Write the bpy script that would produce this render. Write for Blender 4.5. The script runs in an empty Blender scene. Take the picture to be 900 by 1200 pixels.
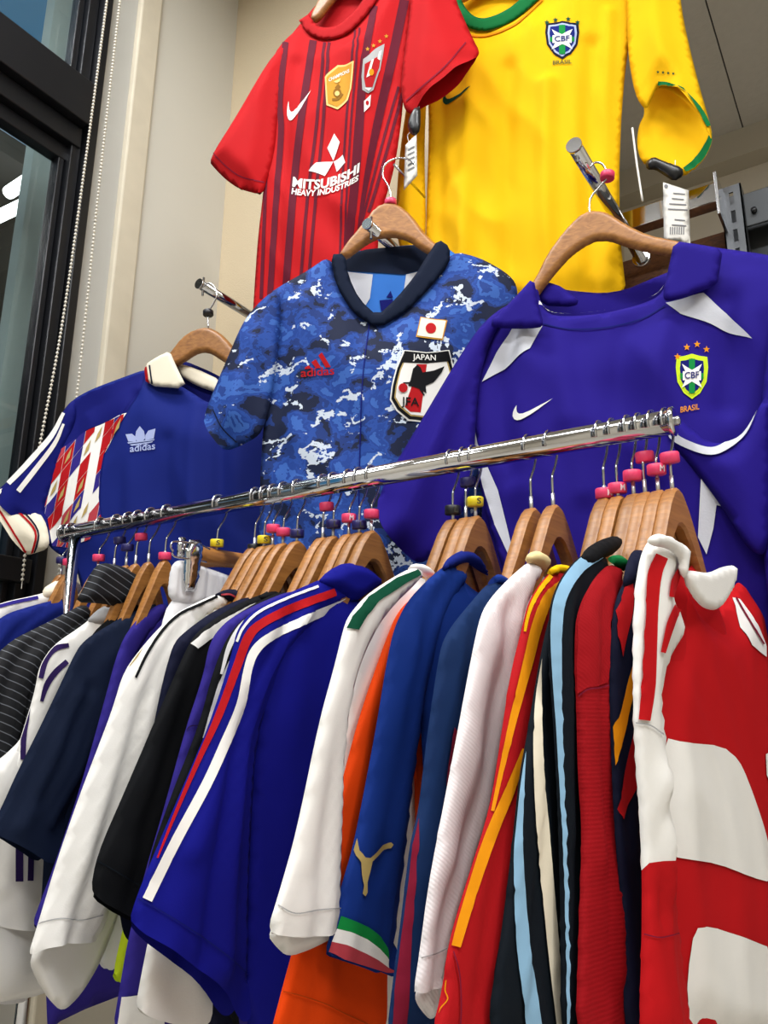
import bpy, bmesh, math, random
import numpy as np
from mathutils import Vector, Matrix, noise
from mathutils.geometry import delaunay_2d_cdt
from mathutils.bvhtree import BVHTree

# ------------------------------------------------------------------ camera
FPX = 920.0                                   # focal length in pixels of the 900x1200 frame
YAW, PITCH, ROLL = map(math.radians, (33.4, 14.5, 0.6))
_F0 = np.array([-math.sin(YAW), math.cos(YAW), 0]); _R0 = np.array([math.cos(YAW), math.sin(YAW), 0]); _U0 = np.array([0, 0, 1.0])
CF = _F0*math.cos(PITCH) + _U0*math.sin(PITCH); _V0 = _U0*math.cos(PITCH) - _F0*math.sin(PITCH)
CV = _V0*math.cos(ROLL) - _R0*math.sin(ROLL); CR = _R0*math.cos(ROLL) + _V0*math.sin(ROLL)
CAM = np.array([0, 0, 1.14])
scene = bpy.context.scene
col = scene.collection
cd = bpy.data.cameras.new('camera'); cam = bpy.data.objects.new('camera', cd); col.objects.link(cam)
cd.sensor_fit = 'VERTICAL'; cd.sensor_height = 24.0; cd.lens = FPX/1200*24.0; cd.clip_start = 0.02
cam.matrix_world = Matrix(((CR[0], CV[0], -CF[0], CAM[0]), (CR[1], CV[1], -CF[1], CAM[1]), (CR[2], CV[2], -CF[2], CAM[2]), (0, 0, 0, 1)))
scene.camera = cam

def lin(h):
    h = h.lstrip('#'); c = [int(h[i:i+2], 16)/255 for i in (0, 2, 4)]
    return tuple(x/12.92 if x <= .04045 else ((x+.055)/1.055)**2.4 for x in c)

# ------------------------------------------------------------------ world, lights, exposure
w = bpy.data.worlds.new('sky'); scene.world = w; w.use_nodes = True
nt = w.node_tree; nt.nodes.clear()
out = nt.nodes.new('ShaderNodeOutputWorld'); bg = nt.nodes.new('ShaderNodeBackground')
tc = nt.nodes.new('ShaderNodeTexCoord'); nz = nt.nodes.new('ShaderNodeTexNoise'); rp = nt.nodes.new('ShaderNodeValToRGB')
nz.inputs['Scale'].default_value = 2.6; nz.inputs['Detail'].default_value = 8
rp.color_ramp.elements[0].position = .47; rp.color_ramp.elements[0].color = (*lin('#3f7fa8'), 1)
rp.color_ramp.elements[1].position = .66; rp.color_ramp.elements[1].color = (.9, .93, .95, 1)
nt.links.new(tc.outputs['Generated'], nz.inputs['Vector']); nt.links.new(nz.outputs['Fac'], rp.inputs['Fac'])
nt.links.new(rp.outputs['Color'], bg.inputs['Color']); bg.inputs['Strength'].default_value = 1.0
nt.links.new(bg.outputs['Background'], out.inputs['Surface'])
scene.view_settings.view_transform = 'Standard'; scene.view_settings.look = 'None'
scene.view_settings.exposure = -0.2; scene.view_settings.gamma = 1.0; scene.view_settings.use_curve_mapping = False

ROOM_H = 3.95
def area(name, loc, sx, sy, power, colr, rot=(0, 0, 0)):
    l = bpy.data.lights.new(name, 'AREA'); l.shape = 'RECTANGLE'; l.size = sx; l.size_y = sy; l.energy = power; l.color = colr
    o = bpy.data.objects.new(name, l); col.objects.link(o); o.location = loc; o.rotation_euler = rot
    return o
FIXTURES = [(-1.3, .35), (-1.3, -1.4), (.5, .2), (.5, -1.6), (2.0, .2)]      # fluorescent ceiling fixtures (centres, tubes run along x)
for k, (fx, fy) in enumerate(FIXTURES):
    area('fluorescent_light', (fx, fy, ROOM_H-.13), 1.2, .22, 50, (.975, .99, 1.0))

# ------------------------------------------------------------------ pixel helpers
def ray(x, y): return CF + CR*((x-450)/FPX) + CV*((600-y)/FPX)
def on(x, y, ax, val):
    d = ray(x, y); return CAM + d*((val-CAM[ax])/d[ax])

class Plane:
    """a vertical plane; a runs along T, b along z, h along N (towards the camera)"""
    def __init__(s, P, T):
        s.P = np.array(P, float); s.T = np.array(T, float)/np.linalg.norm(T)
        s.U = np.array([0, 0, 1.0]); n = np.cross(s.T, s.U)
        s.N = n if n @ (CAM-s.P) > 0 else -n
    def ab(s, px, h=0.0):
        px = np.asarray(px, float); d = CF + np.outer((px[:, 0]-450)/FPX, CR) + np.outer((600-px[:, 1])/FPX, CV)
        t = ((s.P-CAM) @ s.N + h)/(d @ s.N); Q = CAM + d*t[:, None] - s.P
        return np.stack([Q @ s.T, Q @ s.U], 1)
    def pt(s, ab, h):
        return s.P + np.outer(ab[:, 0], s.T) + np.outer(ab[:, 1], s.U) + np.outer(h, s.N)

def face_plane(px, y, phi):
    """plane of a shirt on the display wall: through pixel px at room depth y, turned phi degrees from facing the lens"""
    p = math.radians(phi)
    return Plane(on(px[0], px[1], 1, y), _R0*math.cos(p) - _F0*math.sin(p))

# ------------------------------------------------------------------ materials
MATS = {}
def nodes(name):
    m = bpy.data.materials.new(name); m.use_nodes = True
    return m, m.node_tree, m.node_tree.nodes['Principled BSDF']
def L(nt, a, b): nt.links.new(a, b)
def fabric(name, hexc, weave='knit', rough=.78, var=.10, sheen=.25):
    if name in MATS: return MATS[name]
    m, nt, b = nodes(name); c = lin(hexc)
    b.inputs['Roughness'].default_value = rough
    b.inputs['Specular IOR Level'].default_value = .12
    tc = nt.nodes.new('ShaderNodeTexCoord')
    n = nt.nodes.new('ShaderNodeTexNoise'); n.inputs['Scale'].default_value = 9; n.inputs['Detail'].default_value = 5
    L(nt, tc.outputs['Object'], n.inputs['Vector'])
    mx = nt.nodes.new('ShaderNodeMix'); mx.data_type = 'RGBA'
    mx.inputs['A'].default_value = (*[x*(1-var) for x in c], 1); mx.inputs['B'].default_value = (*[min(1, x*(1+var)) for x in c], 1)
    L(nt, n.outputs['Fac'], mx.inputs['Factor']); L(nt, mx.outputs['Result'], b.inputs['Base Color'])
    bp = nt.nodes.new('ShaderNodeBump')
    if weave in ('mesh', 'rib', 'slub'):
        wv = nt.nodes.new('ShaderNodeTexVoronoi' if weave == 'mesh' else 'ShaderNodeTexWave')
        L(nt, tc.outputs['UV'], wv.inputs['Vector'])
        if weave == 'mesh':
            wv.inputs['Scale'].default_value = 330; src = wv.outputs['Distance']
        elif weave == 'rib':
            wv.bands_direction = 'Y'; wv.inputs['Scale'].default_value = 80; wv.inputs['Distortion'].default_value = .8
            wv.inputs['Detail Scale'].default_value = 40; src = wv.outputs['Fac']
        else:
            wv.bands_direction = 'DIAGONAL'; wv.inputs['Scale'].default_value = 130; wv.inputs['Distortion'].default_value = 1.0; src = wv.outputs['Fac']
        bp.inputs['Strength'].default_value = .3; bp.inputs['Distance'].default_value = .0005
    else:
        wv = nt.nodes.new('ShaderNodeTexNoise'); wv.inputs['Scale'].default_value = 500; L(nt, tc.outputs['UV'], wv.inputs['Vector'])
        src = wv.outputs['Fac']; bp.inputs['Strength'].default_value = .12; bp.inputs['Distance'].default_value = .001
    L(nt, src, bp.inputs['Height']); L(nt, bp.outputs['Normal'], b.inputs['Normal'])
    MATS[name] = m; return m
def plain(name, hexc, rough=.5, metal=0.0, var=0.0, scale=20, bump=0.0, bscale=200, spec=.5):
    if name in MATS: return MATS[name]
    m, nt, b = nodes(name); c = lin(hexc)
    b.inputs['Roughness'].default_value = rough; b.inputs['Metallic'].default_value = metal; b.inputs['Specular IOR Level'].default_value = spec
    tc = nt.nodes.new('ShaderNodeTexCoord')
    n = nt.nodes.new('ShaderNodeTexNoise'); n.inputs['Scale'].default_value = scale; n.inputs['Detail'].default_value = 4
    L(nt, tc.outputs['Object'], n.inputs['Vector'])
    mx = nt.nodes.new('ShaderNodeMix'); mx.data_type = 'RGBA'
    mx.inputs['A'].default_value = (*[x*(1-var) for x in c], 1); mx.inputs['B'].default_value = (*[min(1, x*(1+var)) for x in c], 1)
    L(nt, n.outputs['Fac'], mx.inputs['Factor']); L(nt, mx.outputs['Result'], b.inputs['Base Color'])
    if bump:
        n2 = nt.nodes.new('ShaderNodeTexNoise'); n2.inputs['Scale'].default_value = bscale; n2.inputs['Detail'].default_value = 3
        L(nt, tc.outputs['Object'], n2.inputs['Vector'])
        bp = nt.nodes.new('ShaderNodeBump'); bp.inputs['Strength'].default_value = bump; bp.inputs['Distance'].default_value = .004
        L(nt, n2.outputs['Fac'], bp.inputs['Height']); L(nt, bp.outputs['Normal'], b.inputs['Normal'])
    MATS[name] = m; return m
def wood(name, c1, c2, rough=.42):
    m, nt, b = nodes(name); b.inputs['Roughness'].default_value = rough
    tc = nt.nodes.new('ShaderNodeTexCoord'); mp = nt.nodes.new('ShaderNodeMapping'); mp.inputs['Scale'].default_value = (40, 7, 90)
    n = nt.nodes.new('ShaderNodeTexNoise'); n.inputs['Scale'].default_value = 1.6; n.inputs['Detail'].default_value = 6; n.inputs['Distortion'].default_value = .8
    r = nt.nodes.new('ShaderNodeValToRGB'); r.color_ramp.elements[0].position = .3; r.color_ramp.elements[1].position = .75
    r.color_ramp.elements[0].color = (*lin(c1), 1); r.color_ramp.elements[1].color = (*lin(c2), 1)
    oi = nt.nodes.new('ShaderNodeObjectInfo'); hs = nt.nodes.new('ShaderNodeHueSaturation')
    mr = nt.nodes.new('ShaderNodeMapRange'); mr.inputs['To Min'].default_value = .82; mr.inputs['To Max'].default_value = 1.12
    L(nt, oi.outputs['Random'], mr.inputs['Value']); L(nt, mr.outputs['Result'], hs.inputs['Value'])
    L(nt, tc.outputs['Object'], mp.inputs['Vector']); L(nt, mp.outputs['Vector'], n.inputs['Vector']); L(nt, n.outputs['Fac'], r.inputs['Fac'])
    L(nt, r.outputs['Color'], hs.inputs['Color']); L(nt, hs.outputs['Color'], b.inputs['Base Color'])
    MATS[name] = m; return m
def camo(name):
    m, nt, b = nodes(name); b.inputs['Roughness'].default_value = .75; b.inputs['Specular IOR Level'].default_value = .25
    tc = nt.nodes.new('ShaderNodeTexCoord')
    def nz(scale, detail, dist, off, sc=(1, 1, 1), rough=.55):
        mp = nt.nodes.new('ShaderNodeMapping'); mp.inputs['Location'].default_value = off; mp.inputs['Scale'].default_value = sc
        L(nt, tc.outputs['UV'], mp.inputs['Vector'])
        n = nt.nodes.new('ShaderNodeTexNoise'); n.inputs['Scale'].default_value = scale; n.inputs['Detail'].default_value = detail
        n.inputs['Distortion'].default_value = dist; n.inputs['Roughness'].default_value = rough
        L(nt, mp.outputs['Vector'], n.inputs['Vector']); return n.outputs['Fac']
    r = nt.nodes.new('ShaderNodeValToRGB'); r.color_ramp.interpolation = 'CONSTANT'
    e = r.color_ramp.elements
    e[0].position = 0; e[0].color = (*lin('#0f1a38'), 1); e[1].position = .44; e[1].color = (*lin('#1a3577'), 1)
    for p, c in ((.49, '#22489a'), (.53, '#1b3f8e'), (.575, '#355fae'), (.65, '#1c3c86')):
        q = e.new(p); q.color = (*lin(c), 1)
    L(nt, nz(15, 5, .25, (3, 1, 0), (1, 1.1, 1)), r.inputs['Fac'])
    # white ragged flecks
    band = nt.nodes.new('ShaderNodeValToRGB'); band.color_ramp.interpolation = 'CONSTANT'
    be = band.color_ramp.elements; be[0].position = 0; be[0].color = (0, 0, 0, 1); be[1].position = .485; be[1].color = (1, 1, 1, 1); q = be.new(.528); q.color = (0, 0, 0, 1)
    L(nt, nz(10, 6, .15, (7.3, 2.2, 0), (1, 1.15, 1), .6), band.inputs['Fac'])
    gate = nt.nodes.new('ShaderNodeMath'); gate.operation = 'GREATER_THAN'; gate.inputs[1].default_value = .53
    L(nt, nz(13, 5, .1, (1.7, 9.1, 0)), gate.inputs[0])
    mul = nt.nodes.new('ShaderNodeMath'); mul.operation = 'MULTIPLY'; L(nt, band.outputs['Color'], mul.inputs[0]); L(nt, gate.outputs[0], mul.inputs[1])
    mx = nt.nodes.new('ShaderNodeMix'); mx.data_type = 'RGBA'; mx.inputs['B'].default_value = (*lin('#c9d3e0'), 1)
    L(nt, r.outputs['Color'], mx.inputs['A']); L(nt, mul.outputs[0], mx.inputs['Factor']); L(nt, mx.outputs['Result'], b.inputs['Base Color'])
    MATS[name] = m; return m
def pinstripe(name):
    m, nt, b = nodes(name); b.inputs['Roughness'].default_value = .7; b.inputs['Specular IOR Level'].default_value = .3
    tc = nt.nodes.new('ShaderNodeTexCoord'); mp = nt.nodes.new('ShaderNodeMapping'); mp.inputs['Rotation'].default_value = (0, 0, math.radians(22))
    wv = nt.nodes.new('ShaderNodeTexWave'); wv.bands_direction = 'Y'; wv.inputs['Scale'].default_value = 24
    r = nt.nodes.new('ShaderNodeValToRGB'); r.color_ramp.elements[0].position = .95; r.color_ramp.elements[0].color = (*lin('#17181c'), 1)
    r.color_ramp.elements[1].position = .995; r.color_ramp.elements[1].color = (*lin('#6d7078'), 1)
    L(nt, tc.outputs['UV'], mp.inputs['Vector']); L(nt, mp.outputs['Vector'], wv.inputs['Vector']); L(nt, wv.outputs['Fac'], r.inputs['Fac']); L(nt, r.outputs['Color'], b.inputs['Base Color'])
    MATS[name] = m; return m
def emit(name, colr, s):
    m = bpy.data.materials.new(name); m.use_nodes = True; nt = m.node_tree; nt.nodes.clear()
    o = nt.nodes.new('ShaderNodeOutputMaterial'); e = nt.nodes.new('ShaderNodeEmission'); e.inputs['Color'].default_value = (*colr, 1); e.inputs['Strength'].default_value = s
    L(nt, e.outputs[0], o.inputs[0]); MATS[name] = m; return m
def glass(name):
    m = bpy.data.materials.new(name); m.use_nodes = True; nt = m.node_tree; nt.nodes.clear()
    o = nt.nodes.new('ShaderNodeOutputMaterial'); t = nt.nodes.new('ShaderNodeBsdfTransparent'); g = nt.nodes.new('ShaderNodeBsdfGlossy')
    t.inputs['Color'].default_value = (.82, .87, .87, 1); g.inputs['Roughness'].default_value = .02
    f = nt.nodes.new('ShaderNodeLayerWeight'); f.inputs['Blend'].default_value = .35; mx = nt.nodes.new('ShaderNodeMixShader')
    k = nt.nodes.new('ShaderNodeMath'); k.operation = 'MULTIPLY_ADD'; k.inputs[1].default_value = .30; k.inputs[2].default_value = .05
    L(nt, f.outputs['Facing'], k.inputs[0]); L(nt, k.outputs[0], mx.inputs[0]); L(nt, t.outputs[0], mx.inputs[1]); L(nt, g.outputs[0], mx.inputs[2]); L(nt, mx.outputs[0], o.inputs[0])
    MATS[name] = m; return m

CHROME = plain('chrome', '#d6d6d8', .09, 1.0)
STEEL = plain('wire_steel', '#c4c4c6', .16, 1.0)
HWOOD = wood('hanger_wood', '#8a5726', '#b57c3e')
CAMO = camo('blue_camouflage_print'); PIN = pinstripe('black_pinstripe_cloth')
FAB = {}
for n_, h_, *o_ in [
    ('purple', '#22137e'), ('violet_blue', '#30267e'), ('royal', '#0f1468'), ('france_blue', '#0f117c'), ('deep_royal', '#142272'), ('italy_blue', '#12307c'),
    ('marine', '#142c56'), ('navy', '#101a30'), ('dark_navy', '#12152c'), ('black', '#0e0f12'), ('black_navy', '#0f161e'), ('red', '#ae141a'), ('bright_red', '#b81218'), ('maroon', '#5f1428'),
    ('wine', '#7d1730'), ('white', '#ece9e4'), ('cool_white', '#e4e2e4'), ('cream', '#ece2cc'), ('pale_yellow', '#e2cf98'), ('yellow', '#efb806'), ('amber', '#e28e0c'), ('green', '#0d6b36'),
    ('dark_green', '#0a4a34'), ('flag_green', '#12843c'), ('orange', '#de4205'), ('sky_blue', '#8fb9d8'), ('grey', '#a9a8a8'), ('lime', '#c9e02a'), ('gold', '#b39a5e'), ('brick_red', '#b4404a'),
    ('silver_blue', '#a7b2dc'), ('mid_blue', '#3b78cf'), ('dark_purple', '#2c1c50')]:
    FAB[n_] = fabric('cloth_'+n_, h_)
FAB['mesh_white'] = fabric('cloth_mesh_white', '#cfd0d8', 'mesh')
FAB['white_slub'] = fabric('cloth_white_slub', '#ebe6e6', 'slub')
FAB['red_rib'] = fabric('cloth_red_rib', '#9c1019', 'rib', var=.15)
FAB['red_slub'] = fabric('cloth_red_slub', '#9c1019', 'slub')
FAB['knit_yellow'] = fabric('cloth_knit_yellow', '#efb806', var=.05)

# ------------------------------------------------------------------ object helpers
def link(name, mesh, mat=None, parent=None):
    o = bpy.data.objects.new(name, mesh); col.objects.link(o)
    if mat: mesh.materials.append(mat)
    if parent: o.parent = parent
    return o
def thing(name, label, cat, loc, group=None, rz=0):
    o = bpy.data.objects.new(name, None); col.objects.link(o); o.location = loc; o.rotation_euler = (0, 0, rz); o.empty_display_size = .05
    o['label'] = label; o['category'] = cat
    if group: o['group'] = group
    return o
def tag(o, label, cat, group=None):
    o['label'] = label; o['category'] = cat
    if group: o['group'] = group
    return o
def struct(o): o['kind'] = 'structure'; return o
def mesh_of(name, verts, faces, smooth=False):
    me = bpy.data.meshes.new(name); me.from_pydata([tuple(v) for v in verts], [], faces)
    if smooth: me.polygons.foreach_set('use_smooth', [True]*len(me.polygons))
    me.update(); return me
def origin(parent):
    o = parent
    while o is not None and o.parent: o = o.parent
    return np.array(o.location) if o is not None else np.zeros(3)
def box(name, lo, hi, mat, parent=None, bevel=.0):
    lo = np.minimum(lo, hi) if False else np.array(lo, float); hi = np.array(hi, float); lo, hi = np.minimum(lo, hi), np.maximum(lo, hi)
    bm = bmesh.new(); bmesh.ops.create_cube(bm, size=1)
    for v in bm.verts: v.co = Vector(tuple(lo+(hi-lo)*(np.array(v.co)+.5) - (origin(parent) if parent else 0)))
    if bevel: bmesh.ops.bevel(bm, geom=bm.edges[:], offset=bevel, segments=2, affect='EDGES', profile=.5)
    me = bpy.data.meshes.new(name); bm.to_mesh(me); bm.free(); return link(name, me, mat, parent)
def tube_mesh(name, pts, r, seg=10, caps=True):
    pts = [np.array(p, float) for p in pts]; vs = []; fs = []
    rr = r if hasattr(r, '__len__') else [r]*len(pts)
    t0 = pts[1]-pts[0]; t0 /= np.linalg.norm(t0); ref = np.array([0, 0, 1.0]) if abs(t0[2]) < .9 else np.array([1.0, 0, 0]); u = np.cross(t0, ref); u /= np.linalg.norm(u)
    for i, p in enumerate(pts):
        t = pts[min(i+1, len(pts)-1)]-pts[max(i-1, 0)]; t = t/np.linalg.norm(t)
        u = u - t*(u @ t); u /= np.linalg.norm(u); v = np.cross(t, u)
        for k in range(seg):
            a = 2*math.pi*k/seg; vs.append(p + rr[i]*(math.cos(a)*u + math.sin(a)*v))
    for i in range(len(pts)-1):
        for k in range(seg):
            a = i*seg+k; b = i*seg+(k+1) % seg; fs.append((a, b, b+seg, a+seg))
    if caps: fs.append(tuple(range(seg))[::-1]); fs.append(tuple(range((len(pts)-1)*seg, len(pts)*seg)))
    return mesh_of(name, vs, fs, True)
def tube(name, pts, r, mat, parent=None, seg=10):
    o = origin(parent) if parent else np.zeros(3)
    ob = link(name, tube_mesh(name, [np.array(p)-o for p in pts], r, seg), mat, parent)
    m = ob.data; m.polygons[-1].use_smooth = False; m.polygons[-2].use_smooth = False
    return ob
def smooth_path(pts, n=8):
    pts = [np.array(p, float) for p in pts]; P = [2*pts[0]-pts[1]]+pts+[2*pts[-1]-pts[-2]]; o = []
    for i in range(1, len(P)-2):
        a, b, c, d = P[i-1:i+3]
        for k in range(n):
            t = k/n; o.append(.5*((2*b)+(-a+c)*t+(2*a-5*b+4*c-d)*t*t+(-a+3*b-3*c+d)*t**3))
    o.append(pts[-1]); return o

# ------------------------------------------------------------------ cloth sheets
def chaikin(p, it=2):
    p = np.asarray(p, float)
    for _ in range(it):
        q = np.roll(p, -1, 0); p = np.stack([p*.78+q*.22, p*.22+q*.78], 1).reshape(-1, 2)
    return p
def inside(P, poly):
    x, y = P[:, 0], P[:, 1]; r = np.zeros(len(P), bool); q = np.roll(poly, -1, 0)
    for (x1, y1), (x2, y2) in zip(poly, q):
        if y1 == y2: continue
        c = ((y1 > y) != (y2 > y)) & (x < (x2-x1)*(y-y1)/(y2-y1)+x1); r ^= c
    return r
def dist_seg(P, A, B):
    d = np.full(len(P), 1e9)
    for a, b in zip(A, B):
        ab = b-a; l = ab @ ab
        if l < 1e-14: continue
        t = np.clip((P-a) @ ab/l, 0, 1); d = np.minimum(d, np.hypot(*(P-a-np.outer(t, ab)).T))
    return d
def densify(p, res, closed=True):
    o = []; n = len(p)
    for i in range(n if closed else n-1):
        a, b = p[i], p[(i+1) % n]; k = max(1, int(math.ceil(np.linalg.norm(b-a)/res)))
        for j in range(k): o.append(a+(b-a)*j/k)
    if not closed: o.append(p[-1])
    return np.array(o)
def triangulate(poly, res, jit=None):
    lo, hi = poly.min(0), poly.max(0); g = []
    dy = res*.866
    for j in range(int((hi[1]-lo[1])/dy)+1):
        xs = np.arange(lo[0]+(j % 2)*res/2, hi[0], res); g.append(np.stack([xs, np.full(len(xs), lo[1]+j*dy)], 1))
    G = np.concatenate(g) if g else np.zeros((0, 2))
    G = G[inside(G, poly)]
    if len(G): G = G[dist_seg(G, poly, np.roll(poly, -1, 0)) > res*.45]
    V = np.concatenate([poly, G]); n = len(poly)
    r = delaunay_2d_cdt([Vector(tuple(v)) for v in V], [(i, (i+1) % n) for i in range(n)], [list(range(n))], 1, 1e-7)
    vs = np.array([tuple(v) for v in r[0]]); return vs, [tuple(f) for f in r[2]]

class Sheet:
    def __init__(s, name, plane, poly, mat, parent, Tf=.03, Tb=.015, w=.05, hem=None, fold=.006, fx=11, fz=2.2, seed=0, res=.011, off=0.0, px=True, round_=2, creases=(), lean=0.0):
        s.plane, s.Tf, s.w, s.fold, s.fx, s.fz, s.off, s.lean = plane, Tf, w, fold, fx, fz, off, lean
        s.seed = seed*13.7+.31; s.cr = []
        for c_path, c_w, c_d in creases:
            c_ = np.array(smooth_path(plane.ab(c_path, off) if px else c_path, 4)); s.cr.append((c_[:-1], c_[1:], c_w, c_d))
        ab = plane.ab(poly, off) if px else np.asarray(poly, float)
        ab = densify(chaikin(ab, round_), res)
        hemab = None if hem is None else (plane.ab(hem, off) if px else np.asarray(hem, float))
        q = np.roll(ab, -1, 0); mid = (ab+q)/2
        if hemab is not None:
            o0 = plane.ab(poly, off) if px else np.asarray(poly, float); o1 = np.roll(o0, -1, 0); om = (o0+o1)/2
            ish = dist_seg(om, hemab[:-1], hemab[1:]) < 1e-5
            openm = dist_seg(mid, hemab[:-1], hemab[1:]) < dist_seg(mid, o0[~ish], o1[~ish])
        else: openm = np.zeros(len(ab), bool)
        s.A, s.B = ab[~openm], q[~openm]
        s.outline = ab
        vs, fs = triangulate(ab, res); n = len(vs)
        hf = s.h(vs, off=False)
        d = dist_seg(vs, s.A, s.B); hb = -Tb*s.prof(d) + s.folds(vs, 5.0)*np.minimum(1, d/min(.05, s.w))*.6
        hb = np.minimum(hb, hf-.0015*np.minimum(1, d/.004))
        k0 = s.off + s.leanf(vs)
        F = plane.pt(vs, hf+k0); B = plane.pt(vs, hb+k0)
        shared = d < 1e-5
        idx = np.where(shared, np.arange(n), n+np.cumsum(~shared)-1)
        V = np.concatenate([F, B[~shared]])-origin(parent)
        nrm = np.cross(F[fs[0][1]]-F[fs[0][0]], F[fs[0][2]]-F[fs[0][0]]) @ plane.N
        ff = fs if nrm > 0 else [f[::-1] for f in fs]
        faces = ff + [tuple(int(idx[i]) for i in f[::-1]) for f in ff]
        faces = [f for f in faces if len(set(f)) == 3]
        s.bvh = BVHTree.FromPolygons([tuple(v) for v in F], ff)
        s.flat = BVHTree.FromPolygons([(v[0], v[1], h_) for v, h_ in zip(vs, hf+k0)], ff)
        seen = set(); fo = []
        for f in faces:
            k = tuple(sorted(f))
            if k not in seen: seen.add(k); fo.append(f)
        me = mesh_of(name, V, fo, True)
        uvc = np.concatenate([vs, vs[~shared]]); uv = me.uv_layers.new(name='UVMap')
        li = np.zeros(len(me.loops), int); me.loops.foreach_get('vertex_index', li); uv.data.foreach_set('uv', uvc[li].ravel())
        s.ob = link(name, me, mat, parent)
    def zone(s, ptop, pbot, mat):
        """cloth of another colour between two heights (given as pixels), right round the piece"""
        z1, z0 = s.plane.ab([ptop])[0][1]+s.plane.P[2], s.plane.ab([pbot])[0][1]+s.plane.P[2]
        me = s.ob.data; me.materials.append(mat); oz = origin(s.ob)[2]; k = len(me.materials)-1
        for p in me.polygons:
            if z0 < p.center[2]+oz < z1: p.material_index = k
    def leanf(s, ab): return s.lean*(-ab[:, 1])
    def prof(s, d):
        e = min(s.w, .008); t = np.clip(d/e, 0, 1); r = np.sqrt(np.clip(1-(1-t)**2, 0, 1))
        k = min(1.0, .005/max(s.Tf, 1e-6)); q = np.clip(d/(s.w*1.7), 0, 1); return k*r + (1-k)*q*q*(3-2*q)
    def folds(s, ab, ds=0.0):
        if not s.fold: return np.zeros(len(ab))
        o = np.empty(len(ab)); rg = np.zeros(len(ab))
        for A, B, w_, d_ in s.cr: rg += d_*np.exp(-(dist_seg(ab, A, B)/w_)**2)
        for i, (a, b) in enumerate(ab):
            a2 = a+.03*noise.noise((a*4, b*5, s.seed+3)); 
            n1 = noise.noise((a2*s.fx, b*s.fz, s.seed+ds)); n2 = noise.noise((a2*s.fx*.9+b*5, b*s.fz*1.4-a2*3, s.seed+ds+7))
            o[i] = .62*n1 + .85*(.30-abs(n2)*1.4) + .22*noise.noise((a2*s.fx*2.6, b*s.fz*3, s.seed+ds+9))
        return o*s.fold + rg
    def h(s, ab, off=True):
        d = dist_seg(ab, s.A, s.B); ins = inside(ab, s.outline) | (dist_seg(ab, s.outline, np.roll(s.outline, -1, 0)) < 1e-4)
        h = (s.Tf*s.prof(d) + s.folds(ab)*np.minimum(1, d/min(.05, s.w)))*np.where(ins, 1, 0)
        h = np.maximum(h, 0)
        return h + ((s.off+s.leanf(ab)) if off else 0)
    def locate(s, px):
        """pixels -> (a, b) on the cloth's front, by casting the sight ray onto the cloth itself"""
        px = np.asarray(px, float); o = s.plane.ab(px, s.off); c = Vector(tuple(CAM))
        for i, p in enumerate(px):
            hit = s.bvh.ray_cast(c, Vector(tuple(ray(*p))).normalized())[0]
            if hit is None:
                q = s.plane.pt(o[i:i+1], [s.off])[0]; hit = s.bvh.find_nearest(Vector(tuple(q)))[0]
            d = np.array(hit)-s.plane.P; o[i] = (d @ s.plane.T, d @ s.plane.U)
        return o, s.hm(o)
    def hm(s, ab):
        """height of the meshed cloth above its plane"""
        o = np.empty(len(ab))
        for i, (a, b_) in enumerate(ab):
            hit = s.flat.ray_cast(Vector((a, b_, 1.0)), Vector((0, 0, -1)))[0]
            if hit is None: hit = s.flat.find_nearest(Vector((a, b_, 0.0)))[0]
            o[i] = hit[2]
        return o
    def patch(s, name, polys, mat, off=.0016, res=.0055, parent=None, rnd=0, join=False):
        if np.ndim(polys[0][0]) == 0: polys = [polys]
        if len(polys) > 1 and not join:
            for p in polys: o = s.patch(name, [p], mat, off, res, parent, rnd)
            return o
        V = []; FS = []; UV = []; k = 0
        for p in polys:
            p = np.asarray(p, float)
            if rnd: p = chaikin(p, rnd)
            ab, _ = s.locate(p)
            vs, fs = triangulate(densify(ab, res), res)
            if not fs: continue
            P = s.plane.pt(vs, s.hm(vs)+off); n = np.cross(P[fs[0][1]]-P[fs[0][0]], P[fs[0][2]]-P[fs[0][0]]) @ s.plane.N
            V.append(P); UV.append(vs); FS += [tuple(i+k for i in (f if n > 0 else f[::-1])) for f in fs]; k += len(vs)
        par = parent or s.ob
        me = mesh_of(name, np.concatenate(V)-origin(par), FS, True); uvc = np.concatenate(UV); uv = me.uv_layers.new(name='UVMap')
        li = np.zeros(len(me.loops), int); me.loops.foreach_get('vertex_index', li); uv.data.foreach_set('uv', uvc[li].ravel())
        return link(name, me, mat, par)
    def text(s, name, body, p0, ux, uy, mat, off=.0022, parent=None, arc=0.0, bold=.012):
        """lettering printed on the cloth: p0 = pixel of the baseline start, ux = pixel vector of the whole line, uy = pixel vector of a capital's height"""
        V, Fc = glyphs(body, bold); p0, ux, uy = map(np.array, (p0, ux, uy))
        px = p0 + np.outer(V[:, 0], ux) + np.outer(V[:, 1], uy)
        px[:, 1] += arc*4*V[:, 0]*(1-V[:, 0])
        ab, h = s.locate(px); P = s.plane.pt(ab, h+off); par = parent or s.ob
        f0 = Fc[0]; n = np.cross(P[f0[1]]-P[f0[0]], P[f0[2]]-P[f0[0]]) @ s.plane.N
        return link(name, mesh_of(name, P-origin(par), [f if n > 0 else f[::-1] for f in Fc]), mat, par)
_G = {}
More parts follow.
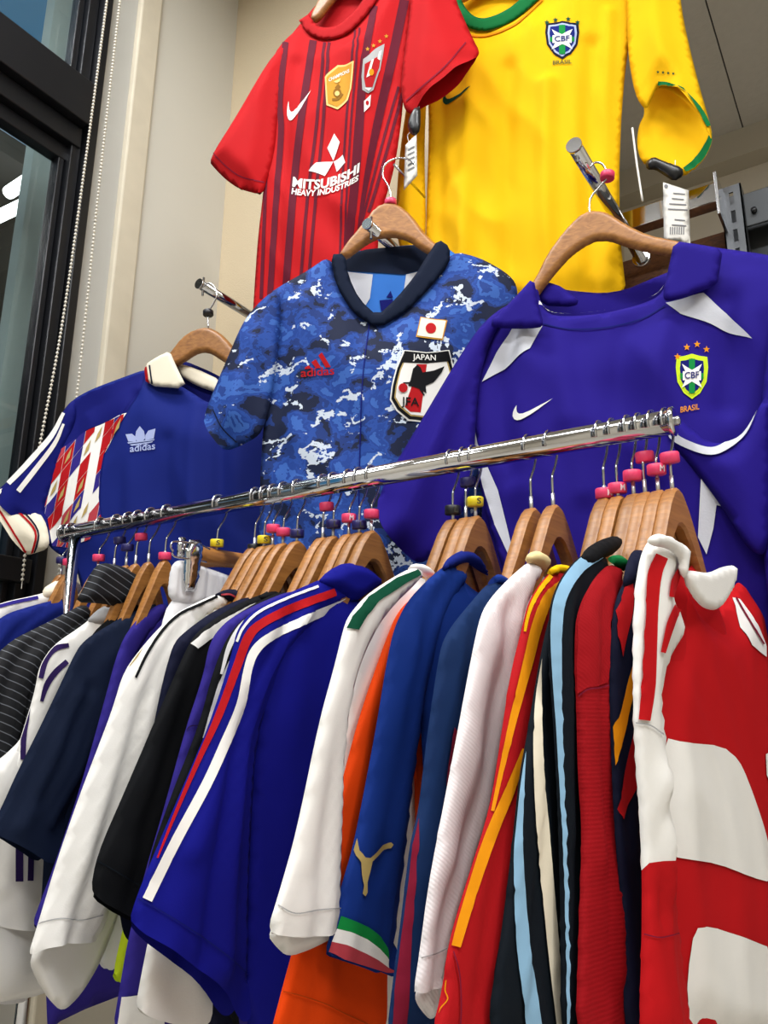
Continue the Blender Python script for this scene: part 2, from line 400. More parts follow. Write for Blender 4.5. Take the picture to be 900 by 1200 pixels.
def glyphs(body, bold=.012):
    if (body, bold) in _G: return _G[body, bold]
    c = bpy.data.curves.new('lettering', 'FONT'); c.body = body; c.offset = bold; c.resolution_u = 3
    o = bpy.data.objects.new('lettering', c); me = bpy.data.meshes.new_from_object(o)
    V = np.array([v.co[:2] for v in me.vertices]); F = [tuple(p.vertices) for p in me.polygons]
    bpy.data.objects.remove(o); bpy.data.curves.remove(c); bpy.data.meshes.remove(me)
    V[:, 0] -= V[:, 0].min(); V[:, 0] /= V[:, 0].max(); V[:, 1] /= .69
    _G[body, bold] = (V, F); return V, F
def stripe(path, w):
    """a ribbon polygon around a pixel path; w one width or one per point"""
    P = np.array(path, float); w = np.array(w if hasattr(w, '__len__') else [w]*len(P), float)
    Q = np.array(smooth_path(P, 5)); W = np.interp(np.linspace(0, len(P)-1, len(Q)), range(len(P)), w)
    t = np.gradient(Q, axis=0); t /= np.linalg.norm(t, axis=1)[:, None]; n = np.stack([-t[:, 1], t[:, 0]], 1)
    return np.concatenate([Q+n*W[:, None]/2, (Q-n*W[:, None]/2)[::-1]])
def fit(poly, x0, y0, x1, y1, rot=0.0):
    """unit-box polygon (y up) into a pixel box, then turned"""
    p = np.array(poly, float); q = np.stack([x0+p[:, 0]*(x1-x0), y1-p[:, 1]*(y1-y0)], 1)
    c = np.array([(x0+x1)/2, (y0+y1)/2]); r = math.radians(rot); d = q-c
    return np.stack([c[0]+d[:, 0]*math.cos(r)-d[:, 1]*math.sin(r), c[1]+d[:, 0]*math.sin(r)+d[:, 1]*math.cos(r)], 1)
def disc(c, r, n=16, ry=None): return [(c[0]+r*math.cos(2*math.pi*k/n), c[1]+(ry or r)*math.sin(2*math.pi*k/n)) for k in range(n)]
def star(c, r): return [(c[0]+(r if k % 2 == 0 else r*.42)*math.sin(math.pi*k/5), c[1]-(r if k % 2 == 0 else r*.42)*math.cos(math.pi*k/5)) for k in range(10)]
SWOOSH = [(1, 1), (.78, .70), (.58, .43), (.42, .24), (.30, .12), (.20, .03), (.11, 0), (.04, .05), (0, .18), (.01, .36), (.05, .55), (.10, .68), (.095, .5), (.11, .37), (.16, .30), (.25, .31), (.42, .43), (.7, .7)]
SHIELD = [(.5, 0), (.75, .13), (.95, .38), (1, .7), (.97, .93), (.75, .95), (.5, 1), (.25, .95), (.03, .93), (0, .7), (.05, .38), (.25, .13)]
# ------------------------------------------------------------------ the shop: shell
XW = -1.86; YB = on(262, 250, 0, -1.86)[1]; YF = 3.78
CREAM = plain('cream_plaster', '#d0cdc3', .9, var=.03, scale=3, bump=.06, bscale=60)
BEIGE = plain('beige_wallpaper', '#c9b99c', .92, var=.03, scale=4, bump=.35, bscale=230)
JAMB = plain('jamb_paint', '#bdbcb6', .55, var=.04, scale=5)
TRIMC = plain('aged_trim_paint', '#cfc6b2', .7, var=.10, scale=14)
FRAME = plain('black_aluminium', '#191a1e', .32, .25)
CEILM = plain('ceiling_board', '#c9c7c2', .95, var=.06, scale=30, bump=.35, bscale=55)
FLOORM = plain('floor_vinyl', '#b9b4aa', .5, var=.08, scale=8)
WALLM = plain('shop_wall', '#cfc8ba', .9)
def yz(px, py): P = on(px, py, 0, XW); return P[1], P[2]
struct(box('floor', (XW-.1, -3.2, -.06), (3.6, YF, 0), FLOORM))
ceil = struct(box('ceiling', (XW, -3.2, ROOM_H), (3.6, YF, ROOM_H+.08), plain('ceiling_grid', '#4c4a47', .9)))
tx0 = on(855, 95, 2, ROOM_H)[0]
x = tx0-.91*2
tile_me = None
while x < 3.6:
    y = YF
    while y > -3.2:
        xa, xb = max(x, XW)+.003, min(x+.91, 3.6)-.003; ya, yb = max(y-1.82, -3.2)+.003, y-.003
        if xb-xa > .05 and yb-ya > .05:
            t_ = box('ceiling_tile', (xa, ya, ROOM_H-.012), (xb, yb, ROOM_H+.002), CEILM, ceil)
        y -= 1.82
    x += .91
struct(box('wall_back', (-1.0, YF, 0), (3.6, YF+.1, ROOM_H), WALLM))
struct(box('wall_right', (3.6, -3.2, 0), (3.7, YF, ROOM_H), WALLM))
struct(box('wall_front', (XW, -3.3, 0), (3.6, -3.2, ROOM_H), WALLM))
struct(box('wall_pillar', (XW, YB, 0), (-.98, YF, ROOM_H), BEIGE))
struct(box('trim_1', (-.98, YF-.12, ROOM_H-.16), (3.6, YF, ROOM_H-.012), plain('cornice_paint', '#b9b3a4', .8)))
# the window wall: solid return, trim strip, jamb, black frame with transom and panes
yA = yz(95, 300)[0]; yB_ = yz(128, 300)[0]; yC = yz(157, 300)[0]; yL = yz(56, 300)[0]
struct(box('wall_window', (XW-.16, yC, 0), (XW, YB+.3, ROOM_H), CREAM))
struct(box('trim_2', (XW-.14, yB_+.012, 0), (XW+.012, yC+.006, ROOM_H), TRIMC, bevel=.006))
struct(box('trim_3', (XW-.16, yA, 0), (XW-.01, yB_+.014, ROOM_H), JAMB, bevel=.003))
struct(box('wall_low', (XW-.16, -3.2, 0), (XW, yA, .25), CREAM))
struct(box('wall_lintel', (XW-.16, -3.2, 3.82), (XW, yA, ROOM_H), CREAM))
zt1, zt0 = yz(60, 68)[1], yz(60, 160)[1]
zs = yz(25, 660)[1]
win = struct(bpy.data.objects.new('window_1', None)); col.objects.link(win); win.location = (XW, yA, .25)
def wb(name, y0, y1, z0, z1, x0, x1, mat=FRAME, bev=.003): return box(name, (XW+x0, y0, z0), (XW+x1, y1, z1), mat, win, bev)
wb('window_frame', yA-.03, yA, .25, 3.82, -.07, .012)
wb('window_frame', yA-.066, yA-.034, .25, 3.82, -.07, -.012)
wb('window_frame', yL+.012, yA-.07, .25, 3.82, -.07, -.032)
wb('transom', -1.0, yA-.04, zt0+.10, zt1, -.07, .025)
wb('transom', -1.0, yA-.04, zt0+.03, zt0+.097, -.07, -.005)
wb('transom', -1.0, yA-.04, zt0-.02, zt0+.027, -.07, -.03)
wb('window_rail', -1.0, yA-.04, zs-.05, zs+.012, -.07, .01)
wb('window_rail', -1.0, yA-.04, .25, .33, -.07, .01)
wb('window_rail', -1.0, yA-.04, 3.75, 3.82, -.07, .01)
for ym in (-1.0, .2): wb('mullion', ym-.04, ym+.04, .25, 3.82, -.14, .012)
GL = glass('window_glass')
for (z0, z1) in ((zt1, 3.75), (zs+.012, zt0-.02), (.33, zs-.05)):
    for (y0, y1) in ((.24, yL+.012), (-.96, .16)): wb('pane', y0, y1, z0, z1, -.056, -.052, GL, 0)
# outside the glass
PAV = plain('outside_paving', '#77756f', .9, var=.1)
struct(box('pavement', (-14, -14, -.1), (XW-.2, 14, -.02), PAV))
oc = on(37, 300, 0, -2.15); oc0 = on(22, 300, 0, -2.15)[1]; oc1 = on(52, 300, 0, -2.15)[1]
tag(box('outdoor_column', (-2.20, oc0, -.02), (-2.15, oc1, 4.4), plain('outdoor_column_paint', '#d5dcd8', .7, var=.04)), 'white square column standing outside the shop window', 'column')
cn = thing('reflection_canopy', 'added dark grey canopy and two glowing tubes standing in for the shop reflected in the window', 'canopy', (-4.2, .8, 2.95))  # added slab, stands in for the dark shop interior mirrored in the lower pane
box('deck', (-7.5, -3.0, 3.06), (-2.45, 3.2, 3.14), plain('reflection_soffit', '#3a3a38', .6, var=.2, scale=2), cn)
for k in range(6): box('beam', (-7.5, -2.7+k*1.05, 2.96), (-2.5, -2.6+k*1.05, 3.06), plain('reflection_beam', '#55544f', .6), cn)
REFL_TUBE = emit('reflected_tube_glow', (1, .99, .96), 9.0)
for q0, q1 in (((10, 226), (37, 208)), ((-6, 256), (27, 240))):
    tube('light_tube', [on(*q0, 2, 2.9), on(*q1, 2, 2.9)], .022, REFL_TUBE, cn)  # glowing tubes added to imitate the shop lights reflected in the glass
tag(box('far_building', (-13, -9, 0), (-11, 9, 3.0), plain('far_building_wall', '#5c5a55', .9, var=.25, scale=1.5)), 'dull grey low building seen through the shop window', 'building')
# ceiling fluorescent fixtures (out of frame, they light the shop)
fw = plain('fixture_white', '#e8e8e4', .5)
fx0 = None
for k, (fx, fy) in enumerate(FIXTURES):
    f = thing('ceiling_light', 'white twin tube fluorescent fixture on the shop ceiling', 'ceiling light', (fx, fy, ROOM_H-.012), 'ceiling fluorescent fixtures')
    box('fixture_tray', (fx-.63, fy-.13, ROOM_H-.062), (fx+.63, fy+.13, ROOM_H-.012), fw, f)
    for s in (-.07, .07): tube('light_tube', [(fx-.6, fy+s, ROOM_H-.09), (fx+.6, fy+s, ROOM_H-.09)], .016, emit('tube_glow', (1, .97, .92), 6.0) if 'tube_glow' not in MATS else MATS['tube_glow'], f)
# roller blind bead chains
def chain(path, label):
    P = smooth_path(path, 30); L_ = [0]
    for a, b in zip(P, P[1:]): L_.append(L_[-1]+np.linalg.norm(b-a))
    P = np.array(P); bm = bmesh.new(); n = int(L_[-1]/.0118); base = P[-1]
    for k in range(n):
        c = [np.interp(k*.0118, L_, P[:, i])-base[i] for i in range(3)]
        bmesh.ops.create_icosphere(bm, subdivisions=1, radius=.0046, matrix=Matrix.Translation(c))
    me = bpy.data.meshes.new('bead_chain'); bm.to_mesh(me); bm.free(); me.polygons.foreach_set('use_smooth', [True]*len(me.polygons))
    o = link('bead_chain', me, plain('bead_plastic', '#dcd6c8', .4)); o.location = tuple(base)
    tube('cord', [p for p in P[::6]]+[P[-1]], .0009, plain('bead_plastic', '#dcd6c8'), o, 5)
    return tag(o, label, 'chain', 'roller blind bead chains by the window')
XC = XW+.07
chain([on(127, -12, 0, XC), on(100, 190, 0, XC), on(72, 385, 0, XC), on(40, 560, 0, XC), on(25, 690, 0, XC)], 'white bead chain hanging against the black window frame')
chain([on(142, -12, 0, XC), on(119, 190, 0, XC), on(97, 400, 0, XC), on(75, 600, 0, XC), on(66, 720, 0, XC)], 'white bead chain hanging in front of the pale window jamb')

# ------------------------------------------------------------------ shelving system at the right
YS = 1.57
DARKM = plain('dark_grey_metal', '#3d3f41', .45, .6); GREYM = plain('grey_metal', '#55575a', .4, .7)
BROWN = wood('brown_board', '#4d2f1c', '#7a4c2c')
xa, xb = on(735, 240, 1, YS)[0], on(840, 222, 1, YS)[0]
zb1, zb0 = on(838, 213, 1, YS)[2], on(838, 236, 1, YS)[2]
bar = thing('hang_bar', 'long mirror-chrome flat bar carrying the display arms', 'bar', (xb, YS, zb0))
box('bar', (XW+.6, YS, zb0), (xb, YS+.035, zb1), CHROME, bar, .002)
box('end_plate', (xb, YS-.03, zb0-.05), (xb+.006, YS+.06, zb1+.004), STEEL, bar, .001)
ub = on(858, 260, 1, YS+.05)
up = thing('shelf_upright', 'dark grey slotted steel upright beside the chrome bar', 'shelf post', (ub[0], YS+.05, 0))
ux0, ux1 = on(846, 250, 1, YS+.05)[0], on(872, 250, 1, YS+.05)[0]
bm = bmesh.new(); lo = np.array([ux0, YS+.05, 0.0]); zt_ = on(858, 217, 1, YS+.05)[2]
# front face built as rungs and rails round real slots
def cube(bm, a, b, o):
    a, b = np.minimum(a, b), np.maximum(a, b)
    m = Matrix.Translation(tuple((a+b)/2-o)) @ Matrix.Diagonal((*(b-a), 1)); bmesh.ops.create_cube(bm, size=1, matrix=m)
o_ = origin(up); wdt = ux1-ux0; s0, s1 = ux0+wdt*.42, ux0+wdt*.62
cube(bm, (ux0, YS+.05, 0), (s0, YS+.054, zt_), o_); cube(bm, (s1, YS+.05, 0), (ux1, YS+.054, zt_), o_)
z = zt_
while z > 1.0:
    cube(bm, (s0, YS+.05, z-.016), (s1, YS+.054, z), o_); z -= .045
cube(bm, (s0, YS+.05, 0), (s1, YS+.054, z+.03), o_)
cube(bm, (ux0, YS+.05, 0), (ux0+.003, YS+.09, zt_), o_); cube(bm, (ux1-.003, YS+.05, 0), (ux1, YS+.09, zt_), o_); cube(bm, (ux0, YS+.088, 0), (ux1, YS+.09, zt_), o_)
me = bpy.data.meshes.new('slotted_post'); bm.to_mesh(me); bm.free(); link('slotted_post', me, GREYM, up)
br = on(884, 238, 1, YS+.06)
box('bracket', (ux1, YS+.058, on(890, 262, 1, YS+.06)[2]), (ux1+.30, YS+.063, on(890, 222, 1, YS+.06)[2]), DARKM, up, .002)
sc = on(883, 245, 1, YS+.05); link('bolt', tube_mesh('bolt', [sc-o_, sc-o_+np.array([0, .015, 0])], .006, 12), FRAME, up)
tag(box('back_panel', (XW+.75, YS+.11, .0), (ux0+.01, YS+.13, zb0-.008), BROWN), 'brown wooden back panel below the chrome bar', 'panel')
tag(box('dark_panel', (ux0+.012, YS+.11, .0), (ux1+.8, YS+.13, zt_-.02), DARKM), 'dark grey panel behind the slotted upright', 'panel')

# display arms that carry the lower shirts
def arm(p_tip, p_end, y_tip, mat, label, r=.0118):
    A = on(*p_tip, 1, y_tip); B = A+np.array([0, YS-y_tip, 0]) if p_end is None else on(*p_end, 1, YS)
    t = thing('display_arm', label, 'display arm', tuple(B), 'display arms on the wall bar'); d = (B-A)/np.linalg.norm(B-A)
    tube('rod', [A, B], r, mat, t, 18); tube('end_cap', [A-d*.004, A+d*.002], r*1.12, CHROME, t, 18)
    tube('stop_pin', [A+d*.012+np.array([0, 0, .024]), A+d*.012-np.array([0, 0, .026])], .003, STEEL, t, 8)
    tube('mounting_collar', [B-d*.012, B], r*1.5, CHROME, t, 16)
    return A, B, d
# ------------------------------------------------------------------ shirts on the display wall
WG = 'football shirts on the display wall'
def shirt(label, base): return thing('football_shirt', label, 'shirt', tuple(base), WG)
def wooden_hanger(plane, poly, label, hook_px, marker=None, off=0.0, grp='wooden hangers on the display wall'):
    c = plane.pt(plane.ab([hook_px[0]]), [off])[0]
    t = thing('coat_hanger', label, 'hanger', tuple(c), grp)
    Sheet('hanger_body', plane, poly, HWOOD, t, Tf=.010, Tb=.010, w=.005, fold=0, res=.005, off=off, round_=1)
    hp = plane.pt(plane.ab(hook_px), np.full(len(hook_px), off)); hk = tube('hook', smooth_path(hp, 6), .0019, STEEL, t, 8)
    if marker:
        mp = plane.pt(plane.ab([marker[0]]), [off])[0]; d = hp[1]-hp[0]; d /= np.linalg.norm(d)
        ring_marker(mp, d, marker[1], t)
    return t
def ring_marker(p, d, colr, parent, letter=None):
    o = tube('size_marker', [p-d*.0062, p-d*.005, p+d*.005, p+d*.0062], [.0112, .0124, .0124, .0112], MARK[colr], parent, 18); o['label'] = colr+' size marker ring'
    return o
MARK = {k: plain('marker_'+k, h, .38) for k, h in (('pink', '#e8406c'), ('yellow', '#e8d020'), ('navy', '#241f5c'), ('black', '#17161c'))}
GOLD = fabric('print_gold', '#c9902f'); GOLD2 = fabric('print_dark_gold', '#8a5f1c'); WHT = FAB['white']

# --- yellow shirt (upper row)
PY = face_plane((620, 150), 1.43, 20)
t = shirt('yellow football shirt with green trim high on the wall', PY.pt(PY.ab([(615, 345)]), [0])[0])
Sheet('back', PY, [(540, -50), (575, -38), (612, -52), (640, -40), (720, -40), (726, 120), (726, 345), (500, 340), (505, 110), (520, -10)], FAB['yellow'], t, Tf=.006, Tb=.01, w=.03, fold=.003, off=-.05, seed=3)
yb = Sheet('body', PY, [(500, 60), (510, 20), (530, 0), (547, 33), (571, 37), (601, 24), (634, -6), (690, -40), (735, -60), (742, 20), (733, 80), (728, 140), (726, 200), (724, 250), (729, 300), (735, 352), (640, 385), (560, 370), (500, 345), (499, 260), (503, 150)], FAB['knit_yellow'], t, Tf=.03, Tb=.02, w=.06, fold=.026, fx=9, fz=1.2, seed=1, creases=[([(556, 60), (552, 180), (548, 345)], .02, .016), ([(600, 90), (596, 200), (600, 350)], .022, -.014), ([(645, 110), (642, 220), (648, 360)], .02, .016), ([(694, 60), (690, 180), (694, 350)], .018, -.016), ([(715, 20), (712, 160), (716, 330)], .012, .012), ([(520, 90), (518, 330)], .012, -.010)])
Sheet('collar', PY, stripe([(527, -12), (540, 14), (556, 27), (576, 27), (603, 14), (632, -12)], 15), FAB['green'], t, Tf=.0028, Tb=.002, w=.003, fold=0, off=.0105, res=.008, round_=0)
yb.patch('collar_piping', stripe([(541, 36), (552, 42), (572, 42), (604, 29), (636, 0)], 2.4), FAB['amber'], off=.003)
ys = Sheet('sleeve', PY, [(733, -70), (792, -70), (798, 10), (815, 85), (833, 147), (835, 166), (828, 152), (818, 134), (800, 114), (782, 104), (770, 102), (764, 116), (757, 131), (744, 112), (735, 60)], FAB['yellow'], t, Tf=.03, Tb=.006, w=.045, fold=.008, seed=5, off=.02, hem=[(835, 166), (828, 152), (818, 134), (800, 114), (782, 104), (770, 102)])
ys.patch('cuff', stripe([(771, 99), (784, 101), (802, 111), (819, 130), (830, 150)], [5, 6, 7, 8, 8]), FAB['green'], off=.003)
yi = Sheet('sleeve_back', PY, [(738, 40), (800, 40), (815, 90), (834, 150), (835, 168), (823, 191), (800, 207), (772, 192), (752, 191), (746, 172), (748, 148), (757, 131), (745, 100)], FAB['yellow'], t, Tf=.004, Tb=.02, w=.03, fold=.010, fx=16, seed=6, off=-.02)
yi.patch('cuff', stripe([(835, 156), (832, 172), (820, 191), (803, 202)], [6, 14, 16, 10]), FAB['green'], off=.003)
sg = ys.patch('star', [star((771+6*k, 85+.6*k), 2.1) for k in range(4)], FAB['dark_green'])
Sheet('sleeve', PY, [(505, 30), (500, 110), (497, 180), (500, 270), (495, 292), (470, 300), (463, 260), (468, 180), (480, 100)], FAB['yellow'], t, Tf=.03, Tb=.02, w=.03, fold=.01, seed=7, hem=[(495, 292), (470, 300)])
yb.patch('swoosh', fit(SWOOSH, 519, 101, 552, 123), FAB['dark_green'])
def cbf(sh, x0, y0, x1, y1, rim, inner, tcol, stars, sc, txt_px):
    w_, h_ = x1-x0, y1-y0
    c = sh.patch('crest', [fit(SHIELD, x0, y0, x1, y1)], FAB[rim[0]], off=.0016)
    sh.patch('crest_field', [fit(SHIELD, x0+w_*.07, y0+h_*.06, x1-w_*.07, y1-h_*.06)], FAB[rim[1]], off=.0022)
    sh.patch('crest_shield', [fit(SHIELD, x0+w_*.13, y0+h_*.11, x1-w_*.13, y1-h_*.11)], FAB[inner], off=.0028)
    cx, cy = (x0+x1)/2, (y0+y1)/2
    sh.patch('crest_cross', [[(cx-w_*.09, y0+h_*.12), (cx+w_*.09, y0+h_*.12), (cx+w_*.09, y1-h_*.12), (cx-w_*.09, y1-h_*.12)], [(x0+w_*.14, cy-h_*.06), (x1-w_*.14, cy-h_*.06), (x1-w_*.14, cy+h_*.06), (x0+w_*.14, cy+h_*.06)]], FAB['flag_green'], off=.0034)
    M_ = [(-.28, -.25), (0, -.12), (.28, -.25), (.13, 0), (.28, .25), (0, .12), (-.28, .25), (-.13, 0)]
    sh.patch('crest_cross_white', [[(cx+a*w_*1.1, cy+b*h_*1.05) for a, b in M_], [(cx-w_*.28, cy-h_*.1), (cx+w_*.28, cy-h_*.1), (cx+w_*.28, cy+h_*.1), (cx-w_*.28, cy+h_*.1)]], WHT, off=.004)
    sh.text('lettering', 'CBF', (cx-w_*.22, cy+h_*.07), (w_*.44, -h_*.02), (0, -h_*.14), FAB[inner], off=.0052)
    sh.patch('star', [star(s, sc) for s in stars], FAB[tcol], off=.002)
    sh.text('lettering', 'BRASIL', *txt_px, FAB[tcol])
cbf(yb, 639, 25, 679, 70, ('dark_navy', 'silver_blue'), 'deep_royal', 'dark_green', [(641, 27), (651, 24), (666, 23), (677, 27)], 3.4, ((648, 76.5), (22, -1.5), (0, -4.6)))
wooden_hanger(PY, [(560, -30), (585, -62), (610, -30), (660, -5), (655, 5), (600, -14), (575, -14), (535, 6), (530, -3)], 'wooden hanger inside the yellow football shirt', [(585, -55), (586, -75), (594, -88), (588, -100), (576, -92)], off=-.02)

# --- red shirt (upper row)
PR = face_plane((390, 120), 1.24, 21)
t = shirt('red football shirt with dark stripes and company lettering', PR.pt(PR.ab([(380, 370)]), [0])[0])
Sheet('back', PR, [(366, 10), (385, -10), (420, -25), (440, -40), (485, -40), (470, 140), (445, 240), (440, 370), (305, 370), (312, 200), (318, 70)], FAB['red'], t, Tf=.006, Tb=.01, w=.03, fold=.003, off=-.045, seed=13)
rb = Sheet('body', PR, [(319, 66), (335, 45), (357, 28), (366, 39), (381, 46), (401, 42), (424, 23), (443, -4), (470, -40), (488, -40), (483, 20), (474, 90), (471, 140), (462, 200), (448, 245), (441, 300), (436, 380), (370, 385), (295, 385), (298, 340), (302, 280), (308, 230), (312, 187), (314, 120)], FAB['bright_red'], t, Tf=.026, Tb=.02, w=.05, fold=.015, fx=9, fz=1.3, seed=11, creases=[([(425, 60), (415, 180), (405, 360)], .02, .010), ([(350, 80), (335, 200), (330, 360)], .022, -.010), ([(460, 100), (440, 200), (425, 330)], .012, -.008)])
def c2(p): return [(x_/2.571+230, y_/2.571) for x_, y_ in p]
for pth, wd in [([(228, 190), (214, 400), (207, 620), (196, 900)], 4), ([(270, 128), (252, 300), (256, 400), (240, 620), (222, 900)], 7), ([(353, 122), (325, 300), (300, 500), (283, 700), (268, 900)], 8.5),
                ([(387, 128), (360, 400), (335, 600), (312, 880)], 3.6), ([(401, 128), (380, 400), (360, 600), (336, 880)], 3.6), ([(478, 90), (455, 330), (440, 560), (432, 820)], 2.6), ([(492, 84), (470, 330), (455, 560), (447, 760)], 2.6),
                ([(537, 18), (505, 200), (490, 400), (470, 640), (450, 800)], [8, 9, 11, 10, 9]), ([(628, 0), (590, 180), (545, 380), (510, 560), (490, 700)], [11, 11, 10, 6, 4]), ([(610, 262), (570, 400), (520, 590), (495, 690)], 3), ([(622, 280), (590, 400), (545, 560), (520, 640)], 3.6)]:
    rb.patch('stripe', stripe(c2(pth), wd), FAB['maroon'], off=.0011)
Sheet('collar', PR, stripe([(356, 20), (366, 34), (382, 39), (402, 34), (424, 13), (440, -10)], 14), FAB['red'], t, Tf=.0028, Tb=.002, w=.003, fold=0, off=.0105, res=.008, round_=0)
rb.patch('swoosh', fit(SWOOSH, 336, 107, 366, 141, -4), WHT)
rb.patch('badge', [(381, 91), (396, 77), (415, 72), (412, 104), (408, 118), (396, 129), (383, 124)], fabric('print_pale_gold', '#e8c57a'), off=.002)
rb.patch('badge_field', [(383, 92), (397, 79.5), (412.5, 75), (410, 104), (406, 117), (395.5, 126), (385, 122)], GOLD, off=.0028)
rb.text('lettering', 'CHAMPIONS', (386, 97), (24, -11), (0, -4), WHT, off=.0036)
rb.patch('badge_trophy', [stripe([(390, 118), (397, 117), (402, 111)], 3), disc((396, 110), 5, 14, 5.5), [(393, 104), (397, 99), (400, 103), (397, 107)]], GOLD2, off=.0036)
rb.patch('badge_trophy_light', [disc((396, 111), 2.8, 12, 3), [(392, 97), (400, 93), (399, 97), (395, 99)]], fabric('print_pale_gold', '#e8c57a'), off=.0044)
rb.patch('crest', [(426, 70), (440, 58), (451, 52), (449, 66), (446, 82), (438, 106), (432, 110), (425, 106), (424, 90)], FAB['grey'], off=.002)
rb.patch('crest_field', [(428, 76), (437, 71), (447, 66), (445, 80), (437, 103), (429, 103), (427, 92)], FAB['red'], off=.0028)
rb.patch('crest_stripe', [[(436, 72), (439, 70), (434, 90), (430, 92)], [(445, 62), (448, 60), (446, 72), (443, 70)], [(428, 104), (436, 104), (433, 108)]], WHT, off=.0036)
rb.patch('crest_ball', [disc((436, 86), 3, 10, 4)], FAB['amber'], off=.004)
rb.patch('star', [star(s, 2.7) for s in ((431, 58), (438, 54), (445.5, 49), (453, 43))], GOLD)
rb.patch('flag_patch', [(427, 119), (435, 111.5), (434, 125), (427, 132)], WHT, off=.002); rb.patch('flag_disc', [disc((431, 121.5), 1.9, 10, 2.8)], FAB['red'], off=.003)
rb.patch('diamond_emblem', [[(392, 157), (398.5, 167), (391, 189), (384, 174)], [(391, 190), (381, 207), (362, 201), (371, 191)], [(391.5, 190), (402, 182), (405, 191), (395, 202)]], FAB['cool_white'], off=.002)
rb.text('lettering', 'MITSUBISHI', (343, 218.5), (78, -16.5), (1, -10.5), WHT, arc=10, bold=.035)
rb.text('lettering', 'HEAVY INDUSTRIES', (342, 227.5), (78, -15.5), (1, -6.6), WHT, arc=8.5, bold=.035)
rs = Sheet('sleeve', PR, [(338, 50), (319, 66), (304, 89), (277, 136), (244, 188), (252, 198), (265, 211), (281, 222), (308, 229), (312, 212), (320, 187), (328, 120)], FAB['bright_red'], t, Tf=.03, Tb=.025, w=.035, fold=.008, seed=15, off=.008, hem=[(245, 188), (252, 197), (265, 210), (281, 221), (306, 228)])
rs.patch('hem_seam', stripe([(249, 179), (266, 196), (284, 208), (310, 214)], 1.3), FAB['wine'])
rs2 = Sheet('sleeve', PR, [(486, -60), (525, -60), (534, 0), (543, 20), (554, 45), (562, 60), (560, 67), (531, 96), (494, 122), (484, 136), (473, 128), (469, 97), (480, 20)], FAB['bright_red'], t, Tf=.028, Tb=.02, w=.04, fold=.006, seed=17, off=.02, hem=[(560, 67), (531, 96), (494, 122), (484, 136)])
rs2.patch('hem_seam', stripe([(546, 50), (524, 76), (496, 101), (476, 119)], 1.4), FAB['wine'])
wooden_hanger(PR, [(362, 25), (375, -2), (392, -28), (404, -34), (420, -26), (440, -20), (470, -8), (468, 4), (420, -8), (402, -12), (390, 4), (372, 27)], 'wooden hanger inside the red football shirt', [(400, -32), (402, -52), (409, -64), (404, -76), (392, -70)], off=-.018)

# --- blue shirt with harlequin shoulder (lower row)
PA = face_plane((242, 383), 1.16, 17)
t = shirt('royal blue retro shirt with cream collar and harlequin shoulder pattern', PA.pt(PA.ab([(220, 700)]), [0])[0])
def c4(p): return [(x_/2.8125, y_/2.8125+320) for x_, y_ in p]
Sheet('back', PA, [(178, 432), (205, 418), (258, 440), (300, 470), (310, 700), (120, 700), (118, 560), (140, 470)], FAB['royal'], t, Tf=.006, Tb=.008, w=.03, fold=.003, off=-.04, seed=23)
ab_ = Sheet('body', PA, [(82, 470), (107, 456), (142, 443), (172, 432), (190, 440), (222, 458), (246, 474), (262, 466), (290, 462), (330, 490), (340, 600), (345, 780), (100, 780), (98, 700), (88, 660), (56, 642), (40, 602), (54, 570), (68, 528), (74, 495)], FAB['deep_royal'], t, Tf=.026, Tb=.02, w=.06, fold=.016, fx=8, fz=1.3, seed=21, creases=[([(235, 470), (232, 560), (236, 700)], .02, .012), ([(200, 520), (196, 700)], .02, -.008), ([(262, 480), (262, 700)], .016, -.012), ([(165, 470), (150, 540), (140, 640)], .016, -.006)])
ab_.patch('raglan_seam', stripe([(163, 456), (140, 490), (122, 533), (117, 583), (121, 625)], 1.3), FAB['royal'])
ab_.patch('raglan_panel', [(84, 472), (107, 459), (142, 446), (172, 436), (166, 455), (148, 484), (100, 505), (72, 527), (74, 492)], FAB['royal'], off=.001)
# harlequin lattice inside the shoulder panel
reg = np.array([(69, 529), (100, 506), (149, 484), (135, 508), (122, 533), (117, 560), (116, 583), (119, 606), (106, 632), (82, 642), (62, 640), (56, 606), (42, 600), (55, 572)])
cols = ['white', 'red', 'white', 'violet_blue', 'white', 'amber', 'red', 'white', 'violet_blue', 'brick_red']; rnd_ = random.Random(4); groups = {}
ab_.patch('pattern_ground', reg, FAB['white'], off=.0014)
u_ = np.array([8.5, -19.0]); v_ = np.array([4.6, 3.2])
def clip_to(subj, cell):
    a2 = sum(cell[k][0]*cell[(k+1) % 4][1]-cell[(k+1) % 4][0]*cell[k][1] for k in range(4)); c = cell if a2 > 0 else cell[::-1]; P = [np.array(p, float) for p in subj]
    for k in range(4):
        A, B = c[k], c[(k+1) % 4]; sd = lambda p: (B[0]-A[0])*(p[1]-A[1])-(B[1]-A[1])*(p[0]-A[0]); Q = []
        for m in range(len(P)):
            p, q = P[m], P[(m+1) % len(P)]; sp, sq = sd(p), sd(q)
            if sp >= 0: Q.append(p)
            if sp*sq < 0: Q.append(p+(q-p)*sp/(sp-sq))
        P = Q
        if len(P) < 3: return None
    P = np.array(P); x, y = P.T; ar = abs(x @ np.roll(y, -1)-y @ np.roll(x, -1))/2
    return P if ar > 14 else None
